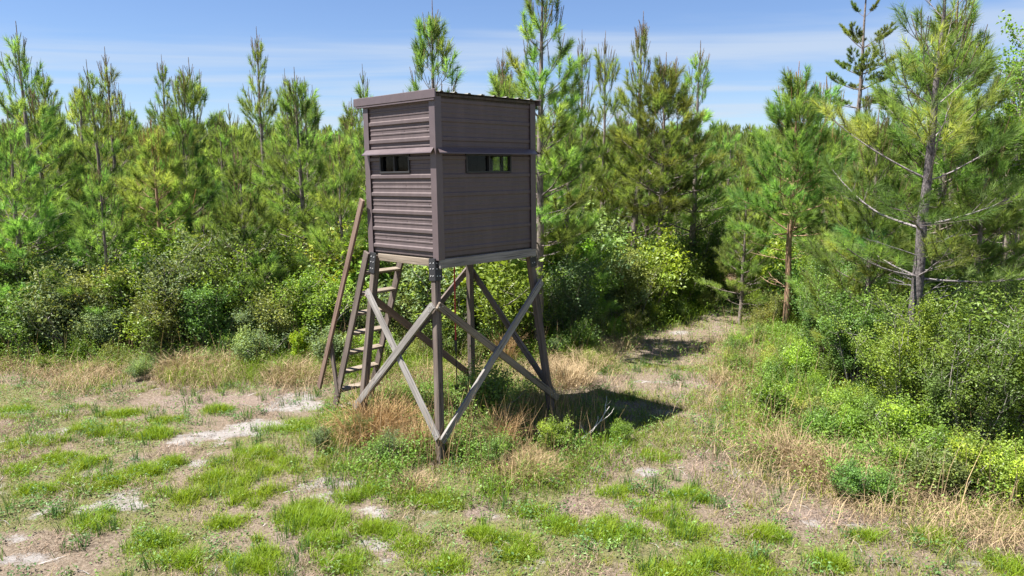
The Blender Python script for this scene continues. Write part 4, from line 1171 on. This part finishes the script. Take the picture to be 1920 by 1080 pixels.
# corner trims, two flanges each
for (cx, cy) in ((-1, -1), (-1, 1), (1, -1), (1, 1)):
    bm = bmesh.new()
    w, t, e = .105, .004, .028
    X, Y = cx * (HX + e), cy * (HY + e)
    pts = [(X, Y), (X - cx * w, Y), (X - cx * w, Y - cy * t), (X - cx * t, Y - cy * t), (X - cx * t, Y - cy * w), (X, Y - cy * w)]
    vs_ = [[bm.verts.new((x, y, z)) for (x, y) in pts] for z in (FZ - .035, FZ + WH + .02)]
    for i in range(6): bm.faces.new((vs_[0][i], vs_[0][(i + 1) % 6], vs_[1][(i + 1) % 6], vs_[1][i]))
    bm.faces.new(vs_[0][::-1]); bm.faces.new(vs_[1]); bmesh.ops.recalc_face_normals(bm, faces=bm.faces[:])
    bm_obj('corner_trim', bm, M_TRIM, BL)
for (s0_, s1_, ax, sg) in ((-HY, HY, 'x', -1), (-HX, HX, 'y', -1)):
    pass
# screw heads on the lit wall
bm = bmesh.new()
for k in range(8):
    for s in (-.55, -.1, .35):
        z = FZ + .085 + .2286 * k + .12
        if WZ0 - .03 < z < WZ1 + .08 or z > FZ + WH: continue
        M = Matrix.Translation((-HX - .003, s, z)) @ Matrix.Rotation(R(90), 4, 'Y')
        bmesh.ops.create_cone(bm, cap_ends=True, segments=6, radius1=.006, radius2=.004, depth=.006, matrix=M)
        M = Matrix.Translation((s * 1.25, -HY - .003, z)) @ Matrix.Rotation(R(90), 4, 'X')
        bmesh.ops.create_cone(bm, cap_ends=True, segments=6, radius1=.006, radius2=.004, depth=.006, matrix=M)
o = bm_obj('screw', bm, M_TRIM, BL); o['kind'] = 'stuff'
# floor and floor joists
box('floor', (0, 0, FZ - .012), (2 * HX - .02, 2 * HY - .02, .024), M_PLY, BL)
board('floor_beam', (-HX + .0, -HY - .008, FZ - .082), (HX + .02, -HY - .008, FZ - .082), .115, .04, M_GREYW, BL, face=(0, 1, 0))
board('floor_beam', (-HX, HY + .008, FZ - .082), (HX, HY + .008, FZ - .082), .115, .04, M_GREYW, BL, face=(0, 1, 0))
board('floor_beam', (-HX + .015, -HY + .145, FZ - .075), (-HX + .015, HY - .145, FZ - .075), .095, .04, M_TANW, BL, face=(1, 0, 0))
board('floor_beam', (HX - .015, -HY + .145, FZ - .075), (HX - .015, HY - .145, FZ - .075), .095, .04, M_TANW, BL, face=(1, 0, 0))
for s in (-.44, 0, .44):
    board('joist', (s, -HY + .03, FZ - .075), (s, HY - .03, FZ - .075), .09, .038, M_POST, BL, face=(1, 0, 0))
# roof: ribbed sheet on the walls, ends of the ribs show along the right wall
pr = []; x = -HX - .06; xe = HX + .10
while x < xe:
    for (a, b) in ((0, 0), (.085, 0), (.10, .015), (.13, .015), (.145, 0)): pr.append((min(x + a, xe), b))
    x += .2286
RZ = FZ + WH + .055
V = []; T = []
ys = (-HY - .075, HY + .19)
def roof_z(y): return RZ + .0 - (y + HY) * .012
for (x, b) in pr:
    for y in ys: V.append((x, y, roof_z(y) + b))
for i in range(len(pr) - 1):
    a = 2 * i; T.append((a, a + 2, a + 3, a + 1))
o = obj('roof_sheet', mesh_np('roof_sheet', V, T, [M_ROOF]), BL); md = o.modifiers.new('thickness', 'SOLIDIFY'); md.thickness = .004
box('roof_deck', (0, .05, RZ - .03), (2 * HX + .01, 2 * HY + .18, .034), M_PLY, BL)
box('top_plate', (0, -HY + .02, RZ - .066), (2 * HX - .02, .06, .036), M_PLY, BL)
# fascia on the lit side with a folded lip
box('fascia', (-HX - .052, .055, RZ - .022), (.022, 2 * HY + .27, .105), M_TRIM, BL, bev=.005)
box('fascia_lip', (-HX - .043, .05, RZ - .088), (.030, 2 * HY + .21, .024), M_TRIM, BL, bev=.004)
box('fascia', (HX + .075, .055, RZ - .028), (.022, 2 * HY + .27, .085), M_TRIM, BL, bev=.005)
# legs
TOPI, FOOT = .93, 1.245
legs = {}
for nm, (cx, cy) in dict(N=(-1, -1), L=(-1, 1), R=(1, -1), B=(1, 1)).items():
    top = Vector((cx * (HX - .012), cy * HY + (.085 if cy < 0 else -.085), FZ - .05)); foot = Vector((cx * HX * FOOT, cy * HY * FOOT, -.12))
    if nm == 'R': foot = Vector((HX * 1.28, -HY * 1.2, -.12))
    legs[nm] = (top, foot)
    board('leg', top, foot, .089, .089, M_POST, BL, face=(cx, 0, 0), bev=.006)
    # black steel bracket: two plates on the outer faces, with bolts
    d = (foot - top).normalized()
    br = bpy.data.objects.new('leg_bracket', None); link(br, BL)
    for (fx_, fy_) in ((cx, 0), (0, cy)):
        f = Vector((fx_, fy_, 0)); f = (f - d * f.dot(d)).normalized()
        c0 = top + f * .052 - d * .03; c1 = top + f * .052 + d * .25
        board('plate', c0, c1, .125, .012, M_STEEL, br, face=tuple(f), bev=.002)
        s = d.cross(f)
        bm = bmesh.new()
        for (u, v) in ((.03, -.03), (.03, .03), (.10, -.025), (.10, .03), (.19, -.02), (.19, .025)):
            q = top + f * .060 + d * u + s * v
            M = Matrix.Translation(q) @ f.to_track_quat('Z', 'Y').to_matrix().to_4x4()
            bmesh.ops.create_cone(bm, cap_ends=True, segments=6, radius1=.010, radius2=.008, depth=.008, matrix=M)
        bm_obj('bolt', bm, M_BOLT, br)
def leg_pt(nm, z):
    a, b = legs[nm]; t = (a.z - z) / (a.z - b.z); return a + (b - a) * t
def brace(n1, z1, n2, z2, axis, off, m, e1=.07, e2=.07, w=.095):
    a, b = leg_pt(n1, z1), leg_pt(n2, z2)
    f = Vector((axis[0], axis[1], 0)); a = a + f * off; b = b + f * off
    d = (b - a).normalized(); a -= d * e1; b += d * e2
    o = board('brace', a, b, w, .038, m, BL, face=(axis[0], axis[1], 0))
    bm = bmesh.new(); L = (b - a).length
    for zz_ in (-L / 2 + e1, L / 2 - e2):
        for xx in (-.02, .02):
            for yy in (-.021, .021):
                M = Matrix.Translation((xx, yy, zz_ + xx)) @ Matrix.Rotation(R(90), 4, 'X')
                bmesh.ops.create_cone(bm, cap_ends=True, segments=6, radius1=.008, radius2=.008, depth=.007, matrix=M)
    bm_obj('bolt', bm, M_BOLT, o)
brace('L', 1.98, 'N', .37, (-1, 0), .067, M_GREYW)
brace('N', 1.94, 'L', .42, (-1, 0), .106, M_GREYW)
brace('N', 1.96, 'R', .40, (0, -1), .067, M_TANW, .04, .14)
brace('R', 2.02, 'N', .36, (0, -1), .106, M_GREYW, .08, .09)
brace('L', 1.95, 'B', .40, (0, 1), .067, M_REDW)
brace('B', 2.08, 'L', .40, (0, 1), .106, M_POST)
brace('B', 2.08, 'R', .42, (1, 0), .067, M_POST)
# ladder on the left rear side
LD = bpy.data.objects.new('ladder', None); link(LD, BL)
xa, xb = -HX - .035, -HX + .60
ra0, ra1 = Vector((xa, HY + .06, FZ - .02)), Vector((xa - .02, HY + 1.10, -.05))
rb0, rb1 = Vector((xb, HY + .06, FZ - .02)), Vector((xb - .02, HY + 1.10, -.05))
board('rail', ra0, ra1, .11, .038, M_POST, LD, face=(1, 0, 0)); board('rail', rb0, rb1, .11, .038, M_POST, LD, face=(1, 0, 0))
for k in range(8):
    t = .115 + k * .117
    a = ra0.lerp(ra1, t); b = rb0.lerp(rb1, t)
    board('rung', a + Vector((.02, .0, 0)), b - Vector((.02, 0, 0)), .125, .034, M_TANW, LD, face=(0, -.15, 1))
# handrail with its post
h0, h1 = Vector((xa - .06, HY + .03, FZ + .70)), Vector((xa - .08, HY + 1.34, .40))
board('handrail', h0, h1, .085, .038, M_REDW, LD, face=(1, 0, 0))
q = h0.lerp(h1, .76); board('handrail_post', q + Vector((.04, 0, .05)), Vector((q.x + .045, q.y - .12, .34)), .075, .036, M_POST, LD, face=(1, 0, 0))
# red tie-down strap to a ground anchor
TD = bpy.data.objects.new('tie_down', None); link(TD, BL)
board('strap', (0, 0, FZ - .03), (-.02, -.01, 1.25), .022, .003, M_RED, TD, face=(1, 1, 0), bev=0)
board('ratchet', (-.02, -.01, 1.27), (-.02, -.01, 1.12), .04, .03, M_STEEL, TD, face=(1, 1, 0))
board('anchor_rod', (-.02, -.01, 1.12), (-.02, -.01, -.1), .014, .014, M_STEEL, TD, face=(1, 1, 0), bev=.002)
board('anchor_eye', (-.02, -.01, .62), (-.02, -.01, .54), .06, .04, M_STEEL, TD, face=(1, 1, 0), bev=.01)

# ------------------------------------------------------------------ labels: which one of many
def ordinal(n):
    ones = ['', 'first', 'second', 'third', 'fourth', 'fifth', 'sixth', 'seventh', 'eighth', 'ninth', 'tenth', 'eleventh', 'twelfth', 'thirteenth', 'fourteenth', 'fifteenth', 'sixteenth', 'seventeenth', 'eighteenth', 'nineteenth']
    if n < 20: return ones[n]
    tens = {2: 'twent', 3: 'thirt', 4: 'fort', 5: 'fift', 6: 'sixt'}[n // 10]
    return tens + 'ieth' if n % 10 == 0 else tens + 'y-' + ones[n % 10]
bygroup = {}
for o in sc.objects:
    if o.parent is None and o.get('group'):
        bygroup.setdefault(o['group'], []).append(o)
def across(o):
    return o.location.x / o.location.y
COLOUR = {'grey_green_leaves': 'grey-green', 'dark_green_leaves': 'dark green', 'fresh_green_leaves': 'bright green', 'lime_green_leaves': 'lime green', 'olive_leaves': 'olive'}
PHRASE = {'shrubs in the belt left of the blind': ('shrub', 'in the belt left of the blind'),
          'shrubs in the belt behind the blind': ('shrub', 'in the belt behind the stand legs'),
          'shrubs round the far end of the track': ('shrub', 'round the far end of the track'),
          'tall shrubs of the right thicket': ('tall shrub', 'in the right thicket'),
          'low bushes fronting the right thicket': ('low bush', 'along the front of the right thicket'),
          'weedy bushes between the legs of the stand': ('weedy bush', 'between the legs of the stand'),
          'low sprouts in the straw in front of the shrub belt': ('low bush', 'in the straw before the shrub belt'),
          'low bushes along both sides of the track': ('low bush', 'beside the sandy track')}
marks = sorted((across(o), o['label']) for o in sc.objects if o.parent is None and o.get('category') == 'pine tree' and not o.get('group'))
SHORT = [(62, 'tall dark pine far left'), (218, 'second spire from the left edge'), (300, 'slim bare-trunked pine'), (372, 'bushy-topped pine left of the blind'), (492, 'tallest spire left of the blind'),
         (588, 'small pointed pine top by the blind'), (690, 'left roof edge of the blind'), (818, 'roof of the blind'), (1012, 'straight trunk behind the blind corner'), (1128, 'twin thin tops'),
         (1192, 'tall pine with dense candles'), (1302, 'cone-shaped pine by open sky'), (1400, 'far end of the track'), (1490, 'pinkish bare trunk'), (1600, 'old sparse pine'), (1720, 'large nearby pine'), (1880, 'open-crowned broadleaf tree')]
for gname, lst in bygroup.items():
    if gname in PHRASE:
        noun, where = PHRASE[gname]
        cols = {}
        for o in lst:
            f = [c for c in o.children if c.name.startswith('foliage')][0]
            cols.setdefault(COLOUR[f.material_slots[0].material.name], []).append(o)
        for c, ol in cols.items():
            for i, o in enumerate(sorted(ol, key=across)):
                o['label'] = f'{ordinal(i + 1)} {c} {noun} from the left {where}' if len(ol) > 1 else f'the only {c} {noun} {where}'
    elif 'pines' in gname:
        side = gname.split('the stand ')[1].replace('behind and right of', 'behind')
        front = sorted([o for o in lst if o.location.y < 19], key=across)
        for i, o in enumerate(front):
            o['label'] = f'{ordinal(i + 1)} front-row young pine from the left in the stand {side}'
        for o in lst:
            if o.location.y >= 19:
                px = 960 + F_PX * across(o) / .99
                m = min(SHORT, key=lambda q: abs(q[0] - px))[1]
                row = 'middle' if o.location.y < 25 else 'back'
                o['label'] = f'young {row}-row pine of the stand, near the {m}'; o['group'] = f'young {row}-row pines near the {m}'
